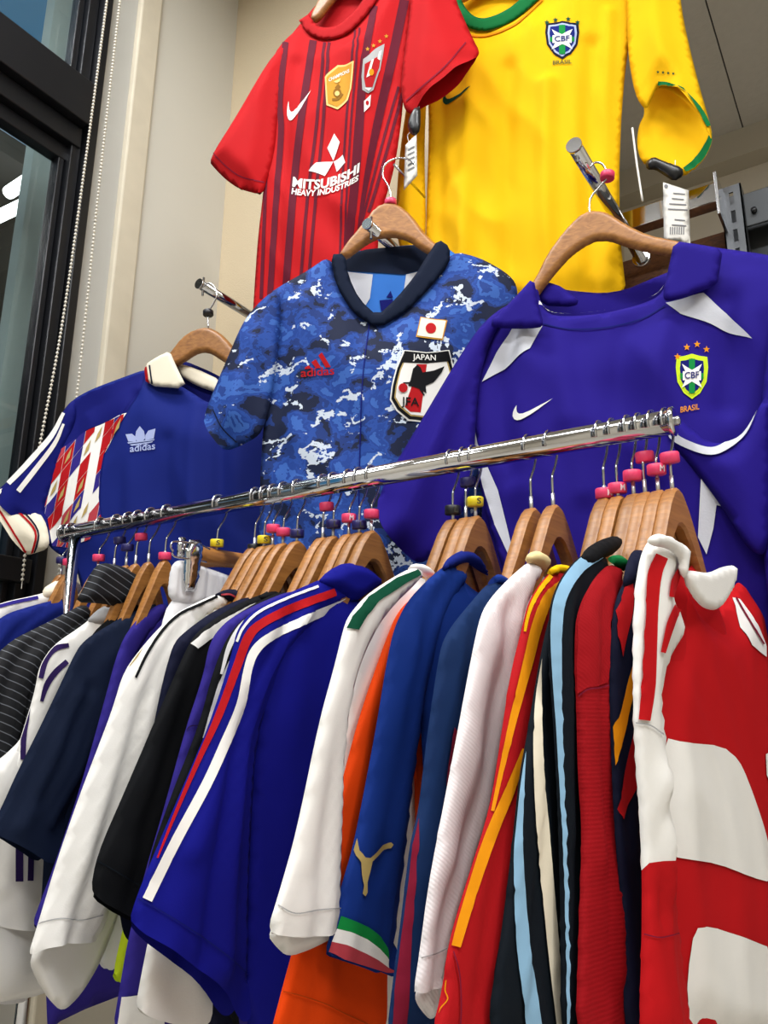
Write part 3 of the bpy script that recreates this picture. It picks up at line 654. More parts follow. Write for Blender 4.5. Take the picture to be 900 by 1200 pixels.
for i in range(-9, 10):
    for j in range(-12, 13):
        if (i+j) % 2: continue
        c = np.array([95, 570])+u_*i+v_*j
        q = clip_to(reg, np.array([c+u_*.97, c+v_*.95, c-u_*.97, c-v_*.95]))
        if q is None: continue
        k = rnd_.choice(['red', 'violet_blue', 'white', 'white', 'red', 'violet_blue', 'brick_red'])
        if k != 'white': groups.setdefault(k, []).append(q)
        if rnd_.random() < .35 and inside(np.array([c+u_*.5, c-u_*.5]), reg).all(): groups.setdefault('gold', []).append(np.array([c+u_*.55, c+v_*.45, c-u_*.5, c-v_*.2]))
for k, qs in groups.items():
    if k != 'gold': ab_.patch('harlequin_diamond', qs, FAB[k], off=.002)
ab_.patch('harlequin_streak', groups['gold'], FAB['gold'], off=.0028)
asl = Sheet('sleeve', PA, [(88, 466), (76, 478), (59, 508), (30, 542), (6, 567), (-6, 577), (12, 596), (34, 622), (54, 640), (58, 612), (50, 598), (61, 568), (74, 528), (90, 490)], FAB['royal'], t, Tf=.03, Tb=.03, w=.04, fold=.006, seed=25, off=.004, hem=[(-6, 577), (12, 596), (34, 622), (56, 642)])
asl.patch('sleeve_stripe', [stripe([(75, 484), (60, 512), (30, 546), (10, 566)], [4, 6, 7, 7]), stripe([(75, 497), (64, 521), (40, 553), (22, 576)], [3, 5, 6, 6])], WHT)
cf = Sheet('cuff', PA, [(-4, 574), (9, 571), (30, 588), (53, 607), (60, 642), (36, 650), (30, 650), (12, 620), (-6, 594)], FAB['cream'], t, Tf=.02, Tb=.02, w=.03, fold=.003, seed=26, off=.01, hem=[(30, 650), (12, 620), (-6, 594)])
cf.patch('cuff_stripe', [stripe([(-4, 580), (20, 598), (42, 623), (38, 650)], 2.6), stripe([(-4, 592), (12, 617), (31, 648)], 2.4)], FAB['red'], off=.002)
cf.patch('cuff_stripe', stripe([(-4, 577), (22, 594), (45, 622), (41, 650)], 2.0), FAB['dark_navy'], off=.002)
cl = Sheet('collar', PA, [(169, 428), (184, 418), (199, 411), (206, 428), (220, 456), (171, 452)], FAB['cream'], t, Tf=.005, Tb=.004, w=.006, fold=0, off=.02, res=.007, round_=1)
cl.patch('collar_stripe', stripe([(170.5, 430), (173.5, 451)], 3.4), FAB['red']); cl.patch('collar_stripe', stripe([(175.5, 428), (178.5, 450.5)], 1.8), FAB['dark_navy'])
Sheet('collar_stand', PA, [(204, 424), (230, 432), (260, 446), (258, 462), (230, 452), (210, 440)], FAB['cream'], t, Tf=.006, Tb=.004, w=.006, fold=0, off=-.022, res=.007, round_=1)
lg = lambda p: c4([(x_, y_) for x_, y_ in p])
ab_.patch('leaf_emblem', [c4([(462, 505), (476, 522), (480, 545), (470, 556), (454, 556), (446, 545), (450, 522)]), c4([(415, 532), (436, 530), (448, 540), (450, 556), (424, 556)]), c4([(514, 513), (490, 520), (480, 536), (480, 552), (508, 546)]),
    c4([(421, 559), (511, 548), (509, 552), (424, 563)]), c4([(428, 566), (506, 555), (502, 559), (436, 570)]), c4([(446, 571), (492, 563), (480, 570), (468, 566), (458, 573)])], FAB['silver_blue'])
ab_.text('lettering', 'adidas', c4([(430, 591)])[0], (29.5, -3.6), (0, -8.2), FAB['silver_blue'])
hk = [(243, 384), (243, 366), (249, 355), (253, 345), (251, 336), (244, 331), (236, 336)]
wooden_hanger(PA, c4([(555, 275), (600, 215), (640, 188), (685, 178), (728, 198), (768, 240), (830, 330), (815, 345), (765, 308), (735, 292), (700, 268), (672, 262), (640, 272), (600, 300), (560, 320), (520, 345), (515, 330)]), 'tan wooden hanger of the harlequin patterned blue shirt', hk, ((243, 366), 'black'), off=-.004)
arm((234, 333), None, 1.19, CHROME, 'chrome display arm carrying the harlequin patterned blue shirt')

# --- blue camouflage shirt (lower row)
PJ = face_plane((458, 240), 1.17, 8)
t = shirt('blue camouflage football shirt with dark round collar and shield crest', PJ.pt(PJ.ab([(440, 760)]), [0])[0])
def c5(p): return [(x_/2.3077+230, y_/2.3077+220) for x_, y_ in p]
bk = Sheet('back', PJ, c5([(380, 190), (410, 175), (520, 160), (640, 150), (680, 160), (780, 250), (800, 800), (200, 800), (220, 300)]), FAB['mid_blue'], t, Tf=.006, Tb=.008, w=.03, fold=.002, off=-.05, seed=33)
bk.patch('neck_band', c5([(395, 188), (460, 168), (640, 150), (640, 215), (560, 236), (410, 226)]), FAB['navy'], off=.002)
bk.patch('mesh_lining', [c5([(405, 228), (478, 236), (470, 300), (452, 330), (415, 290)]), c5([(568, 236), (625, 222), (600, 262), (560, 290)])], FAB['mesh_white'], off=.002)
bk.patch('neck_print', [c5([(514, 298), (526, 280), (532, 298)]), c5([(496, 306), (532, 302), (534, 330), (500, 334)])], FAB['royal'], off=.002)
jb = Sheet('body', PJ, c5([(190, 290), (240, 258), (300, 225), (362, 182), (385, 262), (430, 332), (492, 370), (560, 330), (620, 272), (690, 170), (770, 190), (840, 230), (868, 262), (870, 330), (850, 500), (840, 1230), (165, 1230), (172, 800), (180, 660), (196, 520), (198, 400)]), CAMO, t, Tf=.026, Tb=.02, w=.07, fold=.016, fx=8, fz=1.3, seed=31, creases=[([(425, 380), (418, 480), (420, 700)], .018, -.008), ([(360, 350), (352, 480), (350, 700)], .02, .008), ([(330, 360), (322, 520)], .014, -.008), ([(520, 320), (530, 420)], .02, .008)])
Sheet('collar', PJ, c5([(362, 180), (402, 178), (412, 240), (440, 300), (489, 347), (540, 300), (590, 240), (620, 190), (655, 138), (686, 160), (686, 205), (626, 278), (566, 338), (492, 382), (424, 340), (378, 266)]), FAB['navy'], t, Tf=.0028, Tb=.002, w=.003, fold=0, off=.012, res=.008, round_=1)
jb.patch('center_seam', stripe(c5([(468, 370), (450, 520), (443, 700), (440, 860)]), 1.2), FAB['royal'])
js = Sheet('sleeve', PJ, c5([(195, 288), (160, 320), (125, 365), (80, 470), (42, 560), (20, 620), (30, 655), (75, 716), (135, 692), (180, 662), (205, 560), (222, 430), (230, 300), (215, 280)]), CAMO, t, Tf=.028, Tb=.02, w=.045, fold=.012, seed=35, off=.012, hem=c5([(20, 620), (30, 655), (75, 716)]))
js.patch('hem_seam', stripe(c5([(45, 600), (70, 650), (110, 690)]), 1.4), FAB['navy'])
def c53(p): return [(x_/4.5+340, y_/4.5+360) for x_, y_ in p]
jb.patch('triangle_emblem', [c53([(150, 256), (168, 240), (216, 318), (188, 320)]), c53([(112, 292), (136, 276), (166, 322), (138, 324)]), c53([(80, 318), (100, 308), (114, 326), (78, 328)])], FAB['red'])
jb.text('lettering', 'adidas', c53([(58, 370)])[0], (39, -3), (0, -9.5), FAB['red'])
jb.patch('flag_patch', c53([(688, 52), (830, 72), (806, 176), (664, 158)]), GOLD, off=.002); jb.patch('flag_field', c53([(692, 58), (822, 76), (802, 169), (671, 152)]), FAB['cream'], off=.0028)
jb.patch('flag_disc', [c53(disc((743, 115), 28, 18))], FAB['red'], off=.0038)
sh_o = [(600, 228), (720, 240), (840, 228), (880, 380), (860, 500), (790, 580), (700, 610), (625, 602), (560, 548), (526, 490), (535, 420), (560, 320)]
def shr(k): c = np.array([712, 415]); return c53([tuple(c+(np.array(q)-c)*k) for q in sh_o])
jb.patch('crest', shr(1.0), WHT, off=.002); jb.patch('crest_rim', shr(.955), FAB['black'], off=.0028); jb.patch('crest_rim_gold', shr(.87), FAB['gold'], off=.0034); jb.patch('crest_field', shr(.83), WHT, off=.004)
jb.patch('crest_band', c53([(604, 236), (720, 248), (836, 236), (850, 290), (720, 302), (592, 296)]), FAB['black'], off=.0046)
jb.text('lettering', 'JAPAN', c53([(648, 282)])[0], (27, 1.2), (0, -6.4), WHT, off=.0056)
jb.patch('crest_stripe', c53([(668, 306), (722, 306), (690, 560), (635, 556), (606, 530), (640, 430)]), FAB['red'], off=.0046)
jb.patch('crest_bird', [c53([(672, 310), (650, 330), (636, 390), (624, 420), (650, 425), (690, 440), (720, 460), (716, 420), (760, 400), (800, 350), (815, 318), (760, 340), (700, 350), (690, 325)]), c53([(640, 400), (596, 402), (600, 408), (640, 412)]), c53([(690, 430), (712, 470), (706, 474), (684, 440)])], FAB['black'], off=.0054)
jb.patch('crest_ball', [c53(disc((598, 432), 24, 16))], FAB['red'], off=.0062)
jb.text('lettering', 'JFA', c53([(588, 522)])[0], (21, 1.5), (0, -9.5), FAB['black'], off=.0062)
wooden_hanger(PJ, [(395, 303), (405, 286), (424, 264), (440, 243), (454, 238), (467, 240), (483, 253), (502, 279), (530, 300), (526, 310), (498, 297), (479, 283), (459, 278), (440, 281), (424, 291), (407, 305)], 'tan wooden hanger of the camouflage shirt', [(458, 240), (458, 228), (454, 214), (448, 203), (450, 190), (463, 182), (479, 183), (487, 192)], ((457, 234), 'pink'), off=-.01)
arm((431, 263), None, 1.13, CHROME, 'chrome display arm poking out under the camouflage shirt hanger', .0105)
hkp = PJ.pt(PJ.ab([(464, 190)]), [-.01])[0]
tg = thing('wall_peg', 'thin steel peg holding the camouflage shirt hanger', 'peg', (hkp[0], YS, hkp[2]-.0045)); tube('rod', [hkp-np.array([0, .01, .0045]), np.array([hkp[0], 1.30, hkp[2]-.0045])], .0025, STEEL, tg)

# --- purple shirt (lower row)
PP = face_plane((690, 245), 1.17, 23)
t = shirt('purple football shirt with open collar, white mesh inserts and four-star crest', PP.pt(PP.ab([(740, 800)]), [0])[0])
def c6(p): return [(x_/2.0455+460, y_/2.0455+240) for x_, y_ in p]
bk = Sheet('back', PP, [(600, 350), (628, 330), (660, 340), (720, 345), (780, 320), (850, 292), (930, 330), (930, 780), (560, 780), (570, 400)], FAB['purple'], t, Tf=.006, Tb=.008, w=.03, fold=.002, off=-.05, seed=43)
pb = Sheet('body', PP, [(588, 366), (604, 352), (628, 330), (636, 362), (650, 371), (700, 369), (748, 358), (778, 345), (800, 285), (846, 291), (905, 299), (960, 315), (985, 345), (960, 420), (930, 500), (915, 600), (905, 800), (640, 800), (612, 740), (590, 670), (566, 590), (554, 515), (553, 470), (560, 420), (575, 385)], FAB['purple'], t, Tf=.026, Tb=.02, w=.07, fold=.018, fx=7, fz=1.6, seed=41, creases=[([(655, 392), (668, 470), (690, 580)], .022, .010), ([(735, 390), (725, 480), (735, 600)], .022, -.012), ([(782, 380), (770, 450), (765, 560)], .018, .010), ([(600, 400), (590, 480), (600, 560)], .018, -.010), ([(850, 360), (856, 420), (850, 480)], .02, -.014)])
pb.patch('neck_tape', stripe([(633, 357.5), (660, 360), (700, 356), (745, 347), (777, 337)], 4.5), WHT, off=.010)
pb.patch('neck_seam', stripe([(637, 380), (668, 386), (712, 384), (752, 374), (780, 358)], 1.5), FAB['royal'])
pb.patch('mesh_insert', [c6([(288, 296), (360, 291), (330, 345), (215, 425), (250, 355)]), c6([(655, 236), (745, 212), (800, 262), (862, 322), (770, 290), (690, 262)])], FAB['mesh_white'], off=.002)
pb.patch('mesh_panel', [[(556, 500), (560, 520), (584, 575), (600, 640), (596, 650), (580, 615), (566, 570), (557, 530)]], FAB['mesh_white'], off=.003)
pb.patch('mesh_panel', [[(822, 552), (838, 570), (840, 590), (836, 620), (828, 650), (818, 630), (820, 590)], [(838, 572), (856, 585), (857, 597), (838, 592)]], FAB['mesh_white'], off=.003)
pb.patch('swoosh', fit(SWOOSH, 601, 467, 648, 493, 0), WHT, off=.002)
cbf(pb, 792, 415, 830, 468, ('lime', 'lime'), 'royal', 'amber', [(794, 418.5), (805, 407.5), (817, 404), (828, 410)], 4.2, ((797.5, 484), (22, -4), (0, -6.5)))
for nm, pg, o_f in (('collar', c6([(338, 172), (300, 215), (222, 292), (285, 298), (352, 296), (363, 286), (350, 240)]), .05), ('collar', c6([(675, 86), (735, 95), (792, 105), (784, 160), (778, 192), (715, 218), (655, 234), (647, 216), (662, 150)]), .052)):
    Sheet(nm, PP, pg, FAB['purple'], t, Tf=.006, Tb=.004, w=.006, fold=.002, off=o_f-.018, res=.008, round_=1)
Sheet('collar_stand', PP, [(626, 332), (650, 331), (678, 350), (676, 360), (632, 358)], FAB['purple'], t, Tf=.006, Tb=.004, w=.006, fold=0, off=-.02, res=.008, round_=1)
Sheet('sleeve', PP, [(604, 352), (580, 366), (560, 385), (532, 428), (500, 482), (470, 532), (444, 578), (445, 606), (470, 643), (492, 664), (520, 640), (548, 590), (556, 530), (560, 450), (574, 400)], FAB['purple'], t, Tf=.03, Tb=.02, w=.05, fold=.009, seed=45, off=.012, hem=[(444, 578), (445, 606), (470, 643), (492, 664)], creases=[([(580, 385), (545, 450), (500, 560), (480, 640)], .016, .010), ([(560, 430), (530, 520), (515, 620)], .014, -.010)])
ps = Sheet('sleeve', PP, [(930, 305), (965, 316), (1010, 370), (1030, 560), (1030, 790), (925, 790), (905, 740), (893, 640), (890, 540), (892, 470), (900, 400)], FAB['purple'], t, Tf=.05, Tb=.03, w=.05, fold=.008, seed=47, off=.03)
def c86(p): return [(x_/4.2875+740, y_/4.2857+380) for x_, y_ in p]
fl = Sheet('underarm_flap', PP, c86([(165, 400), (205, 430), (300, 520), (380, 590), (470, 600), (560, 560), (640, 420), (690, 330), (700, 700), (690, 1160), (600, 1150), (500, 990), (400, 840), (280, 690), (195, 600), (170, 500)]), FAB['dark_purple'] if False else FAB['purple'], t, Tf=.02, Tb=.01, w=.03, fold=.012, fx=10, seed=48, off=.036)
fl.patch('mesh_trim', stripe(c86([(175, 470), (205, 560), (300, 615), (400, 640), (480, 610), (560, 540), (610, 430), (640, 340)]), [6, 9, 9, 9, 9, 9, 9, 5]), FAB['mesh_white'], off=.004)
wooden_hanger(PP, [(600, 366), (628, 326), (640, 300), (660, 272), (680, 252), (694, 247), (712, 249), (735, 264), (760, 276), (800, 284), (840, 296), (838, 308), (790, 303), (740, 292), (712, 282), (694, 284), (672, 298), (650, 322), (632, 346), (612, 378)], 'light wooden hanger of the purple shirt', [(690, 248), (691, 230), (702, 215), (711, 203), (706, 190), (697, 187), (690, 193)], ((711, 203), 'pink'), off=-.008)
arm((673, 171), None, 1.15, CHROME, 'chrome display arm carrying the purple shirt', .0125)

# --- price tags on black clips, and the loose cord
def price_tag(plane, poly, clip, string, label, off, lines, clabel):
    c = plane.pt(plane.ab([poly[2]]), [off])[0]; t = thing('price_tag', label, 'price tag', tuple(c), 'white price tags')
    s = Sheet('card', plane, poly, plain('tag_card', '#dedad2', .6), t, Tf=.0012, Tb=.0012, w=.001, fold=0, res=.01, off=off, round_=0)
    pr = s.patch('print', lines, plain('tag_print', '#6a6a6e', .6), off=.0008, join=True); pr['kind'] = 'stuff'
    tube('string', smooth_path(plane.pt(plane.ab(string), np.full(len(string), off)), 4), .0008, plain('tag_string', '#e8e6e0', .5), t, 6)
    cc = thing('sleeve_clip', clabel, 'clip', tuple(plane.pt(plane.ab([clip[0]]), [off])[0]), 'black plastic clips on sleeves')
    Sheet('clip_body', plane, clip, plain('black_plastic', '#141416', .35), cc, Tf=.010, Tb=.008, w=.007, fold=0, res=.006, off=off, round_=1)
L2 = []
for r_, (a, b) in enumerate([(.35, .8), (.3, .75), (.2, .85), (.15, .9), (.4, .8), (.3, .85)]):
    y0 = 226+r_*6.2+(6 if r_ > 3 else 0); L2.append([(778+31*a, y0), (778+31*b, y0+1.2), (778+31*b, y0+2.6), (778+31*a, y0+1.4)])
for k in range(7): L2.append([(785+k*2.6, 266), (786.3+k*2.6, 266.2), (786+k*2.6, 275), (784.8+k*2.6, 274.8)])
L2.append(disc((780.5, 218.5), 2.3))
PT = face_plane((792, 250), 1.40, 14)
price_tag(PT, [(777, 213.5), (807, 223), (809, 285), (778, 281)], [(756, 190), (766, 183), (778, 189), (800, 196), (801, 206), (790, 213), (776, 204), (768, 199), (758, 199)], [(790, 196), (790, 206), (791, 218)], 'white barcode price tag hanging from the yellow sleeve', .02, L2, 'black plastic clip on the green cuff of the yellow sleeve')
PT2 = face_plane((482, 190), 1.2, 40)
L1 = [[(478, 175+6*k), (486, 171+6*k), (486, 173+6*k), (478, 177+6*k)] for k in range(5)]
price_tag(PT2, [(475, 170), (488, 157), (489, 206), (473, 223)], [(477, 146), (486, 127), (493, 124), (493, 152), (486, 160), (480, 156)], [(485, 152), (478, 158), (479, 166), (481, 170)], 'white price tag hanging from the red sleeve', .0, L1, 'black plastic clip under the red sleeve')
cdp = [on(741, 150, 1, 1.47), on(746, 190, 1, 1.47), on(753, 236, 1, 1.47)]
tag(tube('plastic_cord', smooth_path(cdp, 5), .0022, plain('tag_string', '#e8e6e0', .5), None, 8), 'thin white cord hanging beside the yellow shirt', 'cord')
# ------------------------------------------------------------------ the clothes rail
RY, RZ, RR = .97, 1.5, .016
def rail_x(px): return on(px, 492+(783-px)*.1945, 1, RY)[0]
x0, x1 = rail_x(76), rail_x(787)
rk = thing('clothes_rail', 'polished chrome clothes rail crammed with shirts on hangers', 'clothes rail', ((x0+x1)/2, RY, 0))
tube('rail', [(x0, RY, RZ), (x1, RY, RZ)], RR, CHROME, rk, 40)
for xe, s in ((x0, -1), (x1, 1)):
    tube('end_cap', [(xe-s*.002, RY, RZ), (xe+s*.003, RY, RZ), (xe+s*.005, RY, RZ)], [.019, .019, .016], CHROME, rk, 32)
    tube('cap_screw', [(xe+s*.004, RY, RZ), (xe+s*.009, RY, RZ), (xe+s*.011, RY, RZ)], [.0065, .0062, .003], STEEL, rk, 14)
tube('post', [(x0+.035, RY, 0.03), (x0+.035, RY, RZ)], .012, CHROME, rk, 20)
box('foot', (x0+.015, RY-.3, 0), (x0+.055, RY+.3, .03), FRAME, rk, .004)

# hanger prototype meshes (local: y along the hanger, z up, x across)
def hanger_mesh():
    vs = []; fs = []; n = 44
    for i in range(n+1):
        s = -.105+.21*i/n; a = abs(s); c = a
        zt = float(np.interp(c, [0, .012, .03, .055, .08, .105], [-.086, -.090, -.110, -.150, -.190, -.228])); zb = zt-(.048-.022*min(1, a/.2)); hw = float(np.interp(a, [0, .06, .11, .2], [.0085, .0085, .005, .004]))
        if i in (0, n): zt -= .006; zb += .006; hw *= .7
        m = .0035
        ring = [(-hw, zb+m), (-hw, zt-m), (-hw+m, zt), (hw-m, zt), (hw, zt-m), (hw, zb+m), (hw-m, zb), (-hw+m, zb)]
        vs += [(x_-.012*(a/.2)**2*0, s, z_) for x_, z_ in ring]
    for i in range(n):
        for k in range(8):
            a = i*8+k; b = i*8+(k+1) % 8; fs.append((a, a+8, b+8, b))
    fs.append(tuple(range(8))); fs.append(tuple(range(n*8, n*8+8))[::-1])
    me = mesh_of('hanger_body', vs, fs, True); bm = bmesh.new(); bm.from_mesh(me); bmesh.ops.recalc_face_normals(bm, faces=bm.faces)
    for e in bm.edges:
        if len(e.link_faces) == 2 and e.calc_face_angle(0) > .6: e.smooth = False
    bm.to_mesh(me); bm.free(); me.materials.append(HWOOD); return me
HM = hanger_mesh()
rh = RR+.0022
hp = [(0, 0, -.100), (0, 0, -.052), (0, .004, -.040), (0, .013, -.026), (0, .0195, -.010)]
hp += [(0, rh*math.cos(math.radians(d)), rh*math.sin(math.radians(d))) for d in (0, 25, 50, 75, 90, 110, 135, 160, 185, 205)]
HK = tube_mesh('hook', smooth_path(hp, 4), .002, 8); HK.materials.append(STEEL)
HF = tube_mesh('ferrule', [(0, 0, -.092), (0, 0, -.070)], .0026, 10); HF.materials.append(plain('ferrule_metal', '#d9d9d9', .3, .8))
MK = {}
for c_ in MARK:
    MK[c_] = tube_mesh('size_marker', [(0, 0, -.0068), (0, 0, -.0056), (0, 0, .0056), (0, 0, .0068)], [.0106, .0118, .0118, .0106], 20); MK[c_].materials.append(MARK[c_])
def letter_mesh(ch):
    V, F = glyphs(ch); me = mesh_of('letter', [(.0121, (v[0]-.5)*.0066, (v[1]-.5)*.0080) for v in V], F); me.materials.append(plain('marker_letter', '#f4dbe2', .5) if ch == 'M' else plain('marker_letter_dark', '#3a3a30', .5)); return me
LT = {c_: letter_mesh(c_) for c_ in 'MSL'}
def hang(px, yaw, label, marker=None, mpx=None, letter=None, wooden=True):
    th = math.radians(yaw); X = rail_x(px)
    t = thing('coat_hanger', label, 'hanger', (X, RY, RZ), 'hangers on the chrome rail', -th)
    if wooden:
        o = bpy.data.objects.new('hanger_body', HM); col.objects.link(o); o.parent = t; o.scale = (1, .62 if px < 200 else 1, 1)
    h = bpy.data.objects.new('hook', HK); col.objects.link(h); h.parent = t
    f = bpy.data.objects.new('ferrule', HF); col.objects.link(f); f.parent = t
    if marker:
        z = max(-.088, min(-.032, on(px+8, mpx, 1, RY)[2]-RZ))
        m = bpy.data.objects.new('size_marker', MK[marker]); col.objects.link(m); m.parent = t; m['label'] = marker+' size marker ring'
        m.location = (0, 0 if z < -.045 else .008, z); m.rotation_euler = (.12 if z > -.05 else .04, .1, math.radians(-35))
        if letter:
            l = bpy.data.objects.new('letter', LT[letter]); col.objects.link(l); l.parent = m
    return t

GR = 'football shirts hanging on the chrome rail'
G = []
def garment(label, hook, yaw, mat, out, hem, inn, body=None, collar=None, cmat=None, Ts=None, Tb=None, seed=0, far=True, low=-.80, fold=.009, soff=.004, name='football_shirt', slv=None, lean=0.0, lining=None, inset=.006, side=.035, coff=.006):
    th = math.radians(yaw); X = rail_x(hook); P = Plane((X, RY, RZ), (math.sin(th), math.cos(th), 0))
    t = thing(name, label, 'shirt', (X, RY, RZ+low), GR)
    Ts = (Ts or .022)*.85; Tb = (Tb or .014)*.9
    oa = P.ab(out); d = oa[:, 0]-oa[0, 0]
    # shoulder tip = first outline point more than .17 m from the rail axis
    tip = next((i for i in range(len(oa)) if oa[i, 0] < -.165), len(oa)//2)
    sh = [tuple(p) for p in oa[:tip+1]]; ta, tb = sh[-1]; na, nb = sh[0]
    poly = [(.02, nb-.035), (na+inset, nb-.006)]+[(a+inset, b-.006) for a, b in sh[1:]]; ta += inset; poly = poly+[(ta+min(.012, side), tb-.07), (ta+side, tb-.2), (ta+side, low), (.2, low), (.2, -.36), (.205, -.27), (.12, -.215), (.065, min(nb, -.165))]
    bd = Sheet('body', P, poly, body or mat, t, Tf=Tb, Tb=Tb*.8, w=.035, fold=fold, seed=seed+1, res=.018, px=False, fx=9, fz=1.5)
    rg = random.Random(seed); k0 = max(1, min(tip-1, len(out)-3)); oo = np.array(smooth_path(out[k0:], 6)); ii = np.array(smooth_path(inn[::-1], 6))
    f5 = lambda q, n=6: np.stack([np.interp(np.linspace(0, 1, n), np.linspace(0, 1, len(q)), q[:, c]) for c in (0, 1)], 1)
    oo, ii = f5(oo), f5(ii); crs = []
    for fr_, sg in ((.28, 1), (.5, -1), (.74, 1)):
        fr_ += rg.uniform(-.07, .07); mid = oo*(1-fr_)+ii*fr_; n0 = rg.choice((0, 0, 1)); crs.append((mid[n0:6-rg.choice((0, 0, 1))], rg.uniform(.007, .013), sg*rg.uniform(.25, .45)*Ts))
    if lining: Sheet('sleeve_lining', P, lining, slv or mat, t, Tf=.003, Tb=.003, w=.01, fold=fold*.5, seed=seed+6, res=.012, off=soff-Ts*.45)
    sl = Sheet('sleeve', P, list(out)+list(hem)+list(inn), slv or mat, t, Tf=Ts, Tb=Ts*.7, w=.032, fold=fold*.8, seed=seed+2, res=.0095, off=soff, fx=13, fz=2.5, hem=[out[-1]]+list(hem)+[inn[0]], lean=lean, creases=crs)
    if far:
        Sheet('sleeve', P, [(.19, -.25), (.215, -.275), (.27, -.40), (.315, -.53), (.24, -.57), (.17, -.56), (.165, -.42)], slv or mat, t, Tf=Tb, Tb=Tb*.8, w=.03, fold=fold, seed=seed+3, res=.02, px=False, hem=[(.315, -.53), (.24, -.57), (.17, -.56)])
    cs = None
    if collar: cs = Sheet('collar', P, collar, cmat or mat, t, Tf=Tb*.6+.005, Tb=Tb*.6, w=.009, fold=.001, seed=seed+4, res=.006, off=coff, round_=1)
    return t, bd, sl, cs, P

YAWS = lambda px: float(np.interp(px, [80, 400, 560, 700, 783], [0, 0, 2, 5, 7.5]))
F_ = FAB
# G1 red and white
t, bd, sl, cs, P = garment('red and white block shirt with white stand collar at the rail end', 781, 7.5, F_['bright_red'],
    [(776, 627), (760, 632), (750, 652), (744, 690), (742, 760), (742, 848), (752, 1000), (752, 1095), (748, 1225)], [(780, 1235), (812, 1228)], [(806, 1190), (794, 1092), (788, 1005), (781, 930), (777, 862), (773, 800), (786, 768), (805, 738), (795, 716), (787, 700), (792, 680), (800, 660), (792, 630)], inset=.035, Ts=.020, Tb=.02, seed=100, body=F_['bright_red'], soff=.02)
sl.zone((742, 600), (752, 1003), F_['white'])
# its front panel is traced whole, it faces the camera
fr = Sheet('front', P, [(798, 655), (806, 700), (822, 722), (842, 716), (858, 690), (866, 680), (882, 700), (902, 745), (912, 790), (912, 900), (920, 1240), (790, 1240), (774, 1080), (764, 940), (758, 830), (776, 740)], F_['bright_red'], t, Tf=.022, Tb=.01, w=.03, fold=.008, fx=8, fz=2, seed=105, res=.012, off=.004)
fr.patch('white_panel', [(776, 864), (800, 870), (845, 874), (864, 890), (876, 916), (893, 965), (902, 1000), (902, 1034), (880, 1028), (840, 1012), (800, 1006), (789, 1004), (780, 930)], F_['white'], rnd=1)
fr.patch('white_panel', [(812, 1088), (830, 1085), (870, 1098), (905, 1112), (908, 1225), (802, 1225), (804, 1140)], F_['white'], rnd=1)
fr.patch('shoulder_band', [(857, 700), (866, 702), (884, 728), (897, 757), (897, 770), (880, 756), (866, 735)], F_['white'])
fr.patch('shoulder_line', [stripe([(860, 700), (874, 724), (893, 755)], 2)], F_['wine'], off=.003)
fr.patch('side_flash', [(896, 884), (902, 880), (902, 920), (897, 908)], F_['white'])
sl.patch('red_stripe', stripe([(773, 652), (764, 675), (761, 720), (757, 800), (752, 844)], [15, 17, 14, 17, 14]), F_['bright_red'], off=.0028)
sl.patch('red_stripe', [stripe([(794, 668), (788, 682), (784, 700)], [6, 9, 6]), stripe([(792, 710), (783, 732), (774, 765)], [9, 10, 6])], F_['bright_red'], off=.0028)
sl.patch('armhole_seam', stripe([(742, 847), (760, 850), (776, 861)], 1.6), F_['grey'], off=.002)
sl.patch('cuff_seam', stripe([(752, 1094), (772, 1098), (794, 1093)], 1.6), F_['wine'], off=.002)
Sheet('collar', P, [(757, 634), (764, 627), (774, 625), (790, 632), (808, 642), (807, 652), (803, 680), (797, 672), (796, 652), (780, 642), (764, 640)], F_['white'], t, Tf=.005, Tb=.004, w=.005, fold=0, off=.034, res=.006)
Sheet('collar', P, [(800, 668), (812, 669), (830, 672), (846, 664), (863, 662), (860, 684), (850, 706), (838, 716), (822, 712), (808, 694)], F_['white'], t, Tf=.005, Tb=.004, w=.005, fold=0, off=.034, res=.006)
# G2 navy with red and amber diagonals
t, bd, sl, cs, P = garment('dark navy shirt with red and amber diagonal stripes next to the red ribbed shirt', 765, 6, F_['dark_navy'],
    [(742, 660), (732, 680), (722, 700), (716, 735), (714, 790), (715, 850), (719, 960), (728, 1060), (732, 1215)], [(745, 1225), (768, 1220)], [(772, 1100), (770, 900), (770, 760), (766, 690), (756, 662)], collar=[(738, 650), (744, 644), (754, 645), (757, 668), (744, 684), (729, 690), (732, 668)], Ts=.012, Tb=.010, seed=110)
sl.patch('red_panel', [(730, 688), (740, 684), (741, 700), (737, 730), (728, 770), (722, 745), (719, 715)], F_['red'], off=.002)
sl.patch('amber_stripe', [(742, 772), (741, 812), (730, 860), (719, 897), (716, 852), (730, 815)], F_['amber'], off=.002)
sl.patch('red_stripe', [(744, 838), (752, 890), (738, 935), (729, 960), (721, 948), (733, 890)], F_['red'], off=.002)
